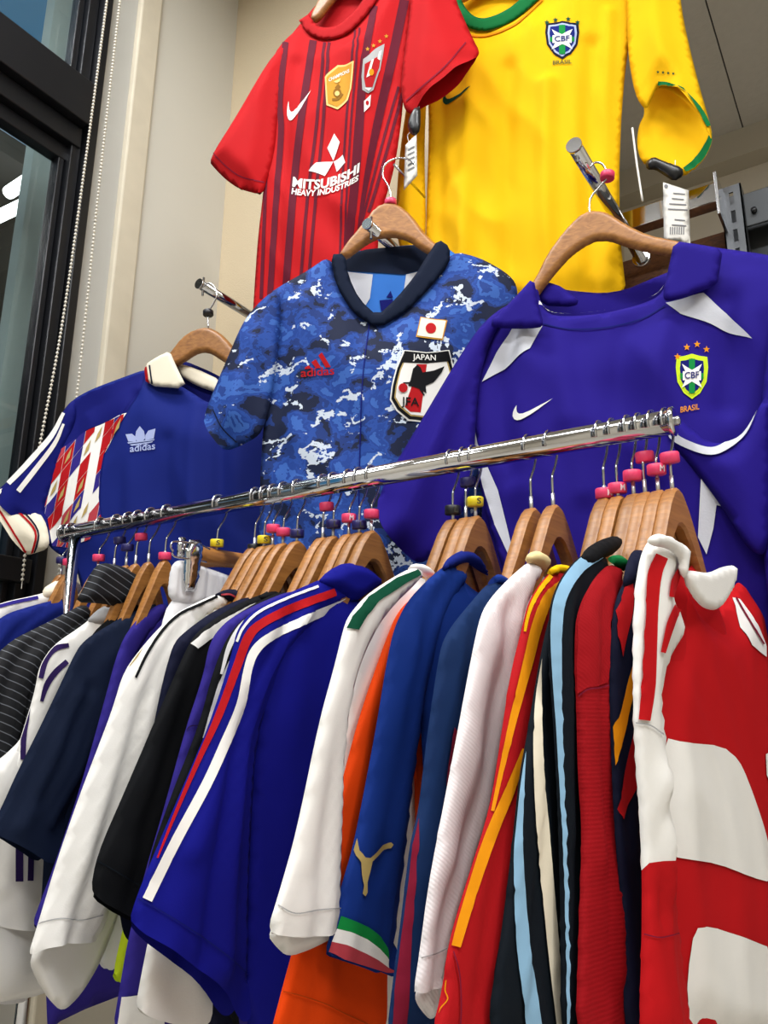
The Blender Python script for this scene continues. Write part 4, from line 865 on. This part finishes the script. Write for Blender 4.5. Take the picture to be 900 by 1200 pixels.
# G3 red ribbed
t, bd, sl, cs, P = garment('deep red ribbed knit shirt with a green collar', 750, 5.5, F_['red_rib'],
    [(714, 660), (697, 676), (681, 704), (674, 730), (673, 780), (675, 815), (677, 910), (682, 975), (678, 1100), (674, 1215)], [(705, 1225), (732, 1215)], [(731, 1100), (726, 980), (716, 900), (711, 800), (713, 730), (724, 690), (732, 668)], collar=[(711, 656), (716, 651), (728, 650), (735, 658), (733, 671), (722, 664)], cmat=F_['green'], Ts=.015, Tb=.011, seed=120)
sl.patch('shoulder_panel', [(714, 662), (731, 670), (724, 690), (714, 730), (711, 800), (700, 804), (686, 806), (675, 813), (674, 780), (675, 731), (682, 705), (698, 678)], F_['red_slub'], off=.0014)
sl.patch('armhole_seam', stripe([(675, 816), (686, 808), (700, 806), (711, 803)], 1.8), F_['wine'], off=.0024)
# G4 black with pale blue shoulder stripe
t, bd, sl, cs, P = garment('black shirt with a pale blue stripe running along shoulder and sleeve', 737, 5, F_['black_navy'],
    [(690, 645), (672, 658), (655, 680), (645, 705), (642, 740), (644, 790), (649, 860), (654, 960), (657, 1100), (657, 1215)], [(675, 1225), (695, 1215)], [(692, 1000), (690, 860), (688, 760), (700, 690), (716, 655)], collar=[(679, 657), (685, 644), (702, 633), (722, 627), (728, 634), (722, 648), (704, 656), (690, 668)], cmat=F_['black'], Ts=.012, Tb=.010, seed=130)
sl.patch('pale_blue_stripe', stripe([(704, 646), (676, 665), (657, 694), (650, 725), (650, 780), (653, 850), (656, 920), (660, 1000), (662, 1100), (664, 1215)], [14, 15, 15, 15, 12, 8, 6, 5, 4, 4]), F_['sky_blue'], off=.0022)
# G4b navy with cream stripe
t, bd, sl, cs, P = garment('dark navy shirt with cream and light blue sleeve stripes', 719, 4.5, F_['black_navy'],
    [(672, 664), (655, 690), (640, 735), (630, 785), (618, 858), (608, 910), (600, 990), (587, 1098), (568, 1212)], [(610, 1228), (665, 1220)], [(664, 1100), (662, 960), (660, 860), (662, 760), (680, 690), (690, 668)], Ts=.012, Tb=.010, seed=140)
sl.patch('cream_stripe', stripe([(630, 770), (628, 858), (630, 920), (634, 973), (645, 1098), (656, 1212)], [4, 11, 13, 15, 14, 10]), F_['cream'], off=.0022)
sl.patch('light_blue_stripe', stripe([(612, 880), (606, 950), (605, 1000), (610, 1098), (624, 1205)], [4, 10, 11, 16, 18]), F_['sky_blue'], off=.0022)
# G5 red and yellow
t, bd, sl, cs, P = garment('red and yellow striped shirt with a yellow collar', 704, 4.5, F_['red'],
    [(648, 667), (632, 684), (618, 708), (611, 738), (598, 789), (586, 870), (574, 948), (543, 1045), (525, 1107), (518, 1160), (505, 1212)], [(540, 1228), (580, 1222)], [(598, 1100), (612, 960), (626, 840), (640, 740), (662, 686), (668, 668)], collar=[(640, 674), (644, 666), (654, 661), (668, 663), (674, 670), (664, 674)], cmat=F_['yellow'], Ts=.014, Tb=.010, seed=150)
sl.patch('yellow_edge', stripe([(644, 674), (629, 693), (618, 716), (613, 740)], [6, 6, 5, 3]), F_['yellow'], off=.002)
sl.patch('yellow_stripe', stripe([(658, 684), (640, 702), (627, 735), (617, 775), (600, 840), (586, 900), (575, 950)], [11, 13, 13, 12, 9, 6, 4]), F_['amber'], off=.002)
sl.patch('yellow_stripe', stripe([(613, 878), (594, 928), (574, 975), (551, 1040), (531, 1108)], [7, 12, 14, 14, 12]), F_['amber'], off=.0024)
sl.patch('hem_seam', stripe([(529, 1114), (536, 1140), (538, 1180), (536, 1215)], 1.6), F_['wine'], off=.002)
sl.patch('yellow_thread', stripe([(520, 1148), (519, 1160), (522, 1170), (514, 1180), (511, 1186)], 1.5), F_['amber'], off=.002)
# G6 white textured
t, bd, sl, cs, P = garment('white textured shirt with a pale yellow collar', 645, 3, F_['white_slub'],
    [(622, 656), (600, 674), (576, 699), (563, 720), (552, 771), (536, 858), (520, 942), (502, 1036), (491, 1120), (484, 1165)], [(497, 1160), (508, 1157)], [(519, 1152), (526, 1095), (560, 1000), (590, 880), (604, 780), (618, 700), (640, 664)], collar=[(614, 658), (619, 648), (630, 645), (640, 650), (643, 662), (638, 672), (628, 662)], cmat=F_['pale_yellow'], Ts=.018, Tb=.013, seed=160, lining=[(514, 1060), (502, 1120), (485, 1166), (490, 1180), (507, 1199), (520, 1170), (530, 1090), (540, 1060)])
sl.patch('hem_seam', stripe([(492, 1122), (510, 1117), (524, 1110)], 1.5), F_['grey'], off=.0016)
# G7 marine with maroon
t, bd, sl, cs, P = garment('marine blue shirt with wine red side panel', 620, 2.5, F_['marine'],
    [(572, 682), (550, 708), (530, 732), (517, 755), (510, 796), (499, 873), (490, 952), (480, 989), (471, 1067), (459, 1160), (453, 1212)], [(475, 1228), (505, 1220)], [(520, 1080), (535, 960), (550, 860), (565, 780), (580, 710), (594, 684)], collar=[(570, 686), (576, 677), (585, 672), (596, 678), (598, 690), (584, 682)], cmat=F_['italy_blue'], Ts=.016, Tb=.013, seed=170)
sl.patch('wine_panel', [(489, 958), (481, 990), (472, 1067), (460, 1160), (455, 1212), (474, 1212), (480, 1110), (486, 1010)], F_['wine'], off=.002)
sl.patch('wine_panel', [(531, 852), (538, 860), (530, 930), (521, 920)], F_['wine'], off=.002)
# G8 blue with gold cat and tricolour hem
t, bd, sl, cs, P = garment('rich blue shirt with gold leaping emblem and tricolour cuff', 556, 2, F_['italy_blue'],
    [(524, 660), (500, 680), (476, 706), (461, 738), (452, 782), (442, 845), (428, 920), (413, 995), (399, 1040), (388, 1090), (380, 1119)], [(410, 1128), (432, 1135), (454, 1145)], [(462, 1103), (474, 1000), (484, 910), (500, 800), (525, 720), (552, 668)], collar=[(516, 670), (522, 657), (532, 649), (544, 644), (556, 647), (566, 662), (574, 676), (562, 670), (548, 660), (534, 664)], cmat=F_['deep_royal'], Ts=.018, Tb=.016, seed=180)
hem_t = [(398, 1073), (414, 1079), (430, 1086), (445, 1098), (453, 1111)]
def shift(p, dx, dy): return [(a+dx, b+dy) for a, b in p]
r1 = [(393, 1088), (410, 1092), (428, 1100), (444, 1112), (454, 1124)]; r2 = [(387, 1103), (405, 1107), (425, 1116), (442, 1125), (454, 1134)]; r3 = [(382, 1117), (402, 1124), (424, 1131), (440, 1138), (454, 1143)]
sl.patch('green_band', hem_t+r1[::-1], F_['flag_green'], off=.002); sl.patch('white_band', r1+r2[::-1], F_['white'], off=.002); sl.patch('red_band', r2+r3[::-1], F_['brick_red'], off=.002)
def c44(p): return [(a/2.432+150, b/2.432+840) for a, b in p]
sl.patch('leaping_emblem', [c44([(648, 345), (655, 380), (672, 400), (686, 402), (705, 385), (722, 365), (745, 357), (752, 364), (745, 374), (725, 378), (708, 396), (692, 412), (686, 440), (678, 470), (678, 500), (672, 511), (664, 503), (668, 480), (662, 450), (660, 415), (645, 395), (638, 378)])], F_['gold'], off=.0022)
# G9 orange
t, bd, sl, cs, P = garment('bright orange shirt between the white and rich blue shirts', 545, 1.5, F_['orange'],
    [(512, 668), (490, 694), (466, 716), (452, 750), (430, 812), (415, 860), (384, 980), (352, 1080), (330, 1160), (314, 1222)], [(380, 1235), (446, 1228)], [(450, 1120), (460, 1000), (470, 860), (480, 760), (520, 680)], Ts=.008, Tb=.008, seed=190, soff=-.002)
sl.patch('hem_seam', stripe([(328, 1161), (350, 1166), (380, 1176), (400, 1186), (430, 1200)], 1.6), fabric('cloth_dark_orange', '#b53c05'), off=.002)
# G10 white with green shoulder
t, bd, sl, cs, P = garment('white shirt with a dark green shoulder panel', 530, 1, F_['white'],
    [(484, 664), (458, 678), (428, 698), (408, 722), (402, 738), (392, 780), (374, 845), (347, 976), (327, 1046), (312, 1094)], [(340, 1097), (368, 1095)], [(398, 1091), (400, 1000), (404, 860), (420, 780), (450, 720), (500, 672)], collar=[(476, 668), (484, 660), (500, 662), (510, 672), (504, 680), (490, 672)], Ts=.022, Tb=.016, seed=200, side=-.045, soff=.032, lining=[(360, 1010), (340, 1050), (313, 1095), (322, 1108), (337, 1122), (366, 1112), (398, 1095), (400, 1010)])
sl.patch('green_shoulder', [(488, 667), (463, 677), (430, 699), (411, 722), (404, 736), (419, 738), (429, 721), (443, 704), (475, 683), (492, 674)], F_['dark_green'], off=.0022)
sl.patch('hem_seam', stripe([(324, 1060), (345, 1070), (372, 1066), (398, 1064)], 1.5), F_['grey'], off=.0016)
# G11 royal blue with red and white stripes
t, bd, sl, cs, P = garment('royal blue shirt with one red and one white shoulder stripe and blue collar', 436, 1, F_['france_blue'],
    [(382, 676), (350, 690), (318, 704), (290, 720), (277, 740), (273, 760), (260, 805), (240, 862), (215, 920), (185, 990), (160, 1050), (150, 1084)], [(190, 1112), (245, 1153), (268, 1194), (282, 1192)], [(290, 1150), (291, 1005), (300, 860), (330, 780), (380, 720), (412, 700)], collar=[(371, 683), (384, 669), (404, 659), (428, 663), (450, 682), (438, 690), (414, 707), (394, 695)], cmat=F_['france_blue'], Ts=.026, Tb=.018, seed=210, side=-.075)
sl.patch('white_edge', stripe([(372, 687), (335, 701), (302, 717), (284, 735), (276, 752)], 3), F_['white'], off=.002)
sl.patch('red_stripe', stripe([(392, 694), (345, 711), (308, 729), (290, 746), (276, 782), (255, 838), (230, 893), (205, 951), (183, 1005)], [9, 10, 10, 11, 10, 9, 6, 4, 2]), F_['red'], off=.002)
sl.patch('white_stripe', stripe([(408, 705), (362, 724), (318, 745), (298, 762), (289, 785), (281, 826), (262, 872), (240, 920), (205, 985), (171, 1054)], [9, 10, 10, 11, 10, 11, 12, 12, 12, 12]), F_['white'], off=.002)
sl.patch('cuff_seam', stripe([(158, 1052), (180, 1063), (230, 1094), (268, 1122), (290, 1142)], 1.8), F_['royal'], off=.002)
# hidden / mostly hidden neighbours
t, bd, sl, cs, P = garment('plain white shirt whose hem peeks out under the royal blue cuff', 422, 1, F_['white'],
    [(380, 690), (340, 705), (300, 740), (280, 800), (245, 900), (205, 1010), (176, 1090), (164, 1150), (158, 1186)], [(200, 1200), (242, 1205)], [(246, 1150), (262, 1000), (290, 860), (340, 760), (400, 700)], Ts=.006, Tb=.006, seed=220, soff=-.004)
t, bd, sl, cs, P = garment('black and white striped shirt squeezed between royal blue and violet shirts', 410, 1, F_['black'],
    [(365, 690), (330, 700), (296, 715), (268, 742), (250, 785), (233, 850), (205, 920), (180, 990), (170, 1030)], [(195, 1045), (225, 1050)], [(250, 960), (280, 850), (310, 770), (350, 720), (390, 696)], Ts=.010, Tb=.008, seed=230)
sl.patch('white_stripe', stripe([(352, 698), (316, 710), (285, 730), (268, 756), (258, 790)], [6, 6, 6, 6, 3]), F_['white'], off=.002)
sl.patch('white_stripe', stripe([(268, 775), (256, 805), (246, 840), (238, 865)], [2, 5, 6, 4]), F_['white'], off=.002)
t, bd, sl, cs, P = garment('violet blue shirt with a white cuff left of the striped shirts', 392, 1, F_['violet_blue'],
    [(340, 692), (305, 706), (270, 724), (252, 742), (244, 760), (238, 792), (217, 855), (192, 948), (170, 1021), (150, 1100), (138, 1170), (132, 1206)], [(165, 1218), (195, 1212)], [(205, 1100), (230, 960), (260, 840), (290, 760), (330, 715), (365, 696)], Ts=.011, Tb=.009, seed=240)
sl.patch('armhole_seam', stripe([(216, 857), (222, 851), (232, 850)], 1.4), F_['dark_purple'], off=.002)
sl.patch('white_cuff', [(141, 1168), (160, 1166), (190, 1176), (192, 1208), (165, 1214), (134, 1204)], F_['white'], off=.002)
t, bd, sl, cs, P = garment('black shirt beside the navy and white shirts, collar under the hangers', 380, 1, F_['black'],
    [(330, 692), (300, 706), (262, 730), (246, 765), (232, 810), (214, 880), (190, 960), (176, 1020)], [(190, 1030), (205, 1030)], [(225, 950), (250, 850), (280, 770), (320, 720), (350, 700)], Ts=.008, Tb=.007, seed=250)
t, bd, sl, cs, P = garment('black shirt with a white flash on the shoulder', 350, .5, F_['black'],
    [(326, 690), (290, 702), (255, 722), (227, 744), (214, 770), (200, 802), (180, 848), (147, 925), (113, 1003), (105, 1050)], [(140, 1071), (170, 1086)], [(190, 1075), (210, 960), (228, 860), (245, 780), (280, 730), (330, 700)], collar=[(300, 700), (318, 690), (334, 696), (330, 704), (312, 706)], Ts=.018, Tb=.011, seed=260)
sl.patch('white_flash', [(330, 696), (292, 709), (262, 725), (238, 740), (222, 754), (231, 760), (254, 744), (296, 719), (322, 704)], F_['white'], off=.002)
sl.patch('cuff_seam', stripe([(112, 1008), (130, 1018), (160, 1036), (178, 1046)], 1.6), F_['black_navy'], off=.002)
t, bd, sl, cs, P = garment('dark violet navy shirt just behind the black flash shirt', 334, .5, F_['dark_navy'],
    [(290, 698), (250, 716), (222, 736), (204, 752), (194, 785), (187, 815), (178, 860), (165, 930), (150, 1000), (140, 1060)], [(150, 1100), (165, 1110)], [(190, 1000), (205, 880), (225, 790), (260, 735), (300, 706)], Ts=.012, Tb=.010, seed=270)
t, bd, sl, cs, P = garment('lime yellow shirt with only its sleeve edge showing', 322, .5, F_['lime'],
    [(268, 735), (235, 750), (214, 775), (202, 810), (188, 880), (168, 980), (146, 1080), (132, 1140)], [(138, 1152), (146, 1150)], [(160, 1100), (185, 1000), (205, 880), (228, 790), (262, 748)], Ts=.008, Tb=.007, seed=280)
# G16 white with black piping
t, bd, sl, cs, P = garment('white shirt with black shoulder piping and dark red-striped collar', 312, .5, F_['white'],
    [(258, 694), (230, 706), (200, 722), (173, 750), (145, 786), (132, 830), (117, 870), (92, 935), (67, 1007), (43, 1087), (32, 1122)], [(48, 1110), (68, 1103), (92, 1103)], [(117, 1101), (138, 1040), (170, 930), (195, 840), (212, 770), (240, 724), (272, 706)], collar=[(249, 698), (265, 690), (280, 691), (291, 700), (284, 708), (272, 708), (262, 700)], cmat=F_['dark_navy'], Ts=.028, Tb=.015, seed=290, lining=[(90, 1010), (56, 1090), (33, 1124), (42, 1148), (56, 1170), (73, 1187), (95, 1166), (118, 1128), (140, 1070), (150, 1020)])
cs.patch('collar_stripe', stripe([(258, 697), (270, 697), (282, 706)], 2.0), F_['brick_red'], off=.002)
sl.patch('black_piping', stripe([(254, 699), (232, 709), (209, 720), (190, 738), (172, 765), (158, 794)], [3, 3.5, 3.5, 3.5, 3.5, 3]), F_['black'], off=.002)
sl.patch('gold_crest', [(148, 776), (154, 762), (164, 751), (166, 756), (160, 770), (150, 782)], F_['gold'], off=.002)
sl.patch('hem_seam', stripe([(42, 1082), (70, 1076), (95, 1078), (120, 1072)], 1.4), F_['grey'], off=.0016)
t, bd, sl, cs, P = garment('off-white shirt hanging behind the white piped shirt', 301, .5, F_['cool_white'],
    [(250, 702), (215, 722), (190, 752), (182, 800), (170, 870), (150, 960), (128, 1050), (112, 1120)], [(125, 1140), (140, 1120)], [(165, 1000), (190, 880), (210, 780), (240, 720)], Ts=.010, Tb=.009, seed=300)
# shorts on a clip hanger
Xs = rail_x(257); PS = Plane((Xs, RY, RZ), (0, 1, 0))
t = thing('shorts', 'white shorts with gathered elastic waistband on a clip hanger', 'shorts', (Xs, RY, RZ-.75), GR)
Sheet('waistband', PS, [(200, 664), (208, 656), (222, 658), (250, 668), (284, 680), (330, 700), (330, 735), (280, 716), (245, 706), (222, 710), (196, 704)], F_['cool_white'], t, Tf=.010, Tb=.010, w=.006, fold=.005, fx=85, fz=2, seed=310, res=.004)
Sheet('leg', PS, [(196, 700), (230, 702), (262, 712), (258, 900), (240, 1060), (150, 1060), (162, 900), (180, 780)], F_['cool_white'], t, Tf=.012, Tb=.012, w=.03, fold=.006, seed=311, res=.016)
Sheet('leg', PS, [(262, 712), (330, 735), (350, 900), (345, 1060), (258, 1060), (258, 900)], F_['cool_white'], t, Tf=.012, Tb=.012, w=.03, fold=.006, seed=312, res=.016)
ht = hang(257, 0, 'wooden bar hanger with a chrome clip gripping white shorts', 'yellow', 635, 'S', wooden=False)
def loc(px): return PS.pt(PS.ab(px), np.zeros(len(px)))
bar_ = Sheet('hanger_bar', PS, [(226, 637), (262, 645), (300, 651), (345, 664), (345, 682), (297, 669), (260, 664), (226, 666)], HWOOD, ht, Tf=.010, Tb=.010, w=.008, fold=0, res=.008, round_=1)
Sheet('hanger_bar', PS, [(226, 670), (262, 674), (300, 684), (345, 696), (345, 702), (297, 690), (260, 680), (226, 677)], HWOOD, ht, Tf=.010, Tb=.010, w=.006, fold=0, res=.008, round_=1)
Sheet('clip_plate', PS, [(217, 632), (240, 633), (231, 690), (228, 694), (214, 693)], CHROME, ht, Tf=.006, Tb=.004, w=.004, fold=0, res=.008, off=.016, round_=1)
Sheet('clip_plate', PS, [(208, 629), (220, 630), (218, 652), (207, 656)], CHROME, ht, Tf=.004, Tb=.004, w=.004, fold=0, res=.008, off=.006, round_=1)
tube('clip_wire', smooth_path(PS.pt(PS.ab([(236, 645), (222, 639), (196, 636), (190, 641), (193, 648)]), np.full(5, .02)), 5), .0016, STEEL, ht, 8)
tube('clip_wire', smooth_path(PS.pt(PS.ab([(232, 660), (218, 657), (196, 654), (191, 649)]), np.full(4, .02)), 5), .0016, STEEL, ht, 8)
# left end
t, bd, sl, cs, P = garment('indigo shirt showing a sliver beside the white sleeve', 197, 0, F_['violet_blue'],
    [(190, 705), (160, 725), (140, 755), (120, 830), (95, 920), (65, 1010), (46, 1060), (38, 1082)], [(48, 1092), (58, 1088)], [(85, 1020), (110, 940), (135, 850), (160, 760), (200, 715)], Ts=.010, Tb=.010, seed=320)
t, bd, sl, cs, P = garment('plain dark navy shirt with a wide short sleeve', 178, 0, F_['navy'],
    [(184, 706), (164, 714), (143, 723), (118, 738), (102, 748), (90, 761), (67, 810), (43, 860), (20, 905), (0, 950), (-14, 974)], [(20, 992), (57, 1017)], [(75, 960), (110, 900), (140, 830), (160, 760), (196, 722)], Ts=.022, Tb=.016, seed=330)
t, bd, sl, cs, P = garment('black shirt between the dark navy and white ones', 163, 0, F_['black'],
    [(160, 706), (130, 722), (105, 745), (92, 790), (75, 840), (52, 900), (38, 940)], [(52, 955), (70, 950)], [(95, 880), (115, 800), (135, 745), (165, 716)], Ts=.009, Tb=.009, seed=340)
t, bd, sl, cs, P = garment('white shirt with glossy purple shoulder stripes and grey collar', 152, 0, F_['white'],
    [(118, 714), (98, 732), (62, 756), (46, 780), (40, 813), (25, 862), (0, 940), (-20, 1010), (-34, 1060)], [(-10, 1085), (30, 1090), (52, 1085)], [(60, 1000), (68, 900), (84, 830), (104, 770), (150, 722)], collar=[(100, 729), (112, 716), (124, 709), (150, 716), (152, 722), (122, 736)], cmat=F_['grey'], Ts=.020, Tb=.015, seed=360, side=-.085)
sl.patch('purple_stripe', [stripe([(80, 756), (64, 760), (53, 773), (47, 795)], [5, 7, 7, 6]), stripe([(78, 775), (64, 788), (54, 803), (48, 822)], [6, 7, 7, 4]), stripe([(35, 817), (30, 845), (27, 862), (26, 890)], [3, 6, 7, 6])], F_['dark_purple'], off=.002)
sl.patch('purple_bar', [stripe([(22, 985), (22, 1033)], 9), stripe([(36, 992), (35, 1032)], 7)], F_['dark_purple'], off=.002)
t, bd, sl, cs, P = garment('white shirt body with a thin red line at the bottom of the rail', 119, 0, F_['cool_white'],
    [(104, 730), (70, 752), (48, 790), (30, 870), (4, 960), (-18, 1060), (-30, 1160)], [(-6, 1178), (38, 1170)], [(46, 1080), (52, 960), (70, 850), (100, 760), (130, 730)], Ts=.012, Tb=.012, seed=365)
sl.patch('hem_seam', stripe([(-6, 1136), (16, 1136), (38, 1132)], 1.4), F_['grey'], off=.002)
bd.patch('red_line', stripe([(0, 1190), (12, 1178), (24, 1166)], 1.8), F_['red'], off=.003)
t, bd, sl, cs, P = garment('black pinstriped shirt with an upturned collar', 138, 0, PIN,
    [(100, 706), (70, 722), (40, 737), (14, 750), (-10, 772), (-30, 820), (-60, 900), (-90, 1010)], [(-40, 1040), (0, 1045)], [(10, 960), (24, 860), (40, 800), (70, 750), (110, 722)], collar=[(88, 706), (97, 690), (108, 668), (118, 659), (143, 663), (164, 674), (179, 684), (168, 693), (143, 712), (118, 707)], cmat=PIN, Ts=.018, Tb=.016, seed=370, coff=.065)
t, bd, sl, cs, P = garment('bright blue shirt at the far end of the rail', 84, 0, F_['deep_royal'],
    [(84, 698), (60, 704), (33, 711), (5, 720), (-25, 745), (-60, 820), (-90, 900)], [(-60, 920), (-30, 915)], [(-10, 840), (10, 780), (40, 745), (88, 712)], Ts=.022, Tb=.016, seed=380)
t, bd, sl, cs, P = garment('white shirt with cream ribbed collar and purple shoulder line', 76, 0, F_['white'],
    [(60, 692), (40, 698), (10, 704), (-20, 714), (-50, 760), (-80, 840)], [(-60, 860), (-40, 850)], [(-20, 790), (10, 735), (50, 712), (80, 702)], collar=[(50, 690), (62, 682), (78, 675), (97, 686), (92, 698), (70, 702), (50, 702)], cmat=F_['cream'], Ts=.018, Tb=.014, seed=390)
sl.patch('purple_line', stripe([(44, 700), (15, 706), (-10, 713)], 4), F_['violet_blue'], off=.002)
sl.patch('red_line', stripe([(46, 695), (32, 698)], 2.5), F_['red'], off=.002)

# hangers on the rail
for px, mk, my, lt, lab in [
    (781, 'pink', 536, None, 'wooden hanger of the red and white block shirt'), (765, 'pink', 550, 'M', 'wooden hanger of the navy diagonal striped shirt'), (750, 'pink', 533, None, 'wooden hanger of the red ribbed shirt'),
    (737, 'pink', 557, None, 'wooden hanger of the black shirt with pale blue stripe'), (719, 'pink', 572, 'M', 'wooden hanger of the cream striped navy shirt'), (704, 'pink', 578, 'M', 'wooden hanger of the red and yellow shirt'),
    (645, None, 0, None, 'wooden hanger of the white textured shirt'), (620, None, 0, None, 'wooden hanger of the marine blue shirt'),
    (556, 'yellow', 587, 'S', 'wooden hanger of the rich blue tricolour shirt'), (545, 'navy', 556, None, 'wooden hanger of the bright orange shirt'), (530, 'black', 597, 'L', 'wooden hanger of the green shouldered white shirt'),
    (436, 'pink', 601, None, 'wooden hanger of the royal blue striped shirt'), (422, 'navy', 614, 'L', 'wooden hanger of the plain white shirt under the blue cuff'), (410, 'pink', 606, 'M', 'wooden hanger of the black and white striped shirt'),
    (392, 'navy', 613, 'L', 'wooden hanger of the violet blue shirt'), (380, 'pink', 591, None, 'wooden hanger of the black shirt beside the violet one'), (350, 'navy', 624, 'L', 'wooden hanger of the white flash black shirt'),
    (334, 'pink', 622, None, 'wooden hanger of the dark violet navy shirt'), (322, 'pink', 618, None, 'wooden hanger of the lime yellow shirt'), (312, 'yellow', 631, 'S', 'wooden hanger of the black piped white shirt'), (301, 'black', 641, None, 'wooden hanger of the off-white shirt'),
    (197, 'pink', 650, None, 'wooden hanger of the indigo shirt'), (178, None, 0, None, 'wooden hanger of the plain dark navy shirt'), (163, 'pink', 624, None, 'wooden hanger of the black shirt near the clip hanger'),
    (152, 'navy', 640, None, 'wooden hanger of the purple striped white shirt'), (138, 'navy', 612, None, 'wooden hanger of the black pinstriped shirt'),
    (119, 'pink', 652, None, 'wooden hanger of the white shirt with the thin red line'), (84, 'pink', 657, None, 'wooden hanger of the bright blue end shirt'), (76, 'navy', 655, None, 'wooden hanger of the cream collared shirt')]:
    hang(px, YAWS(px), lab, mk, my, lt)
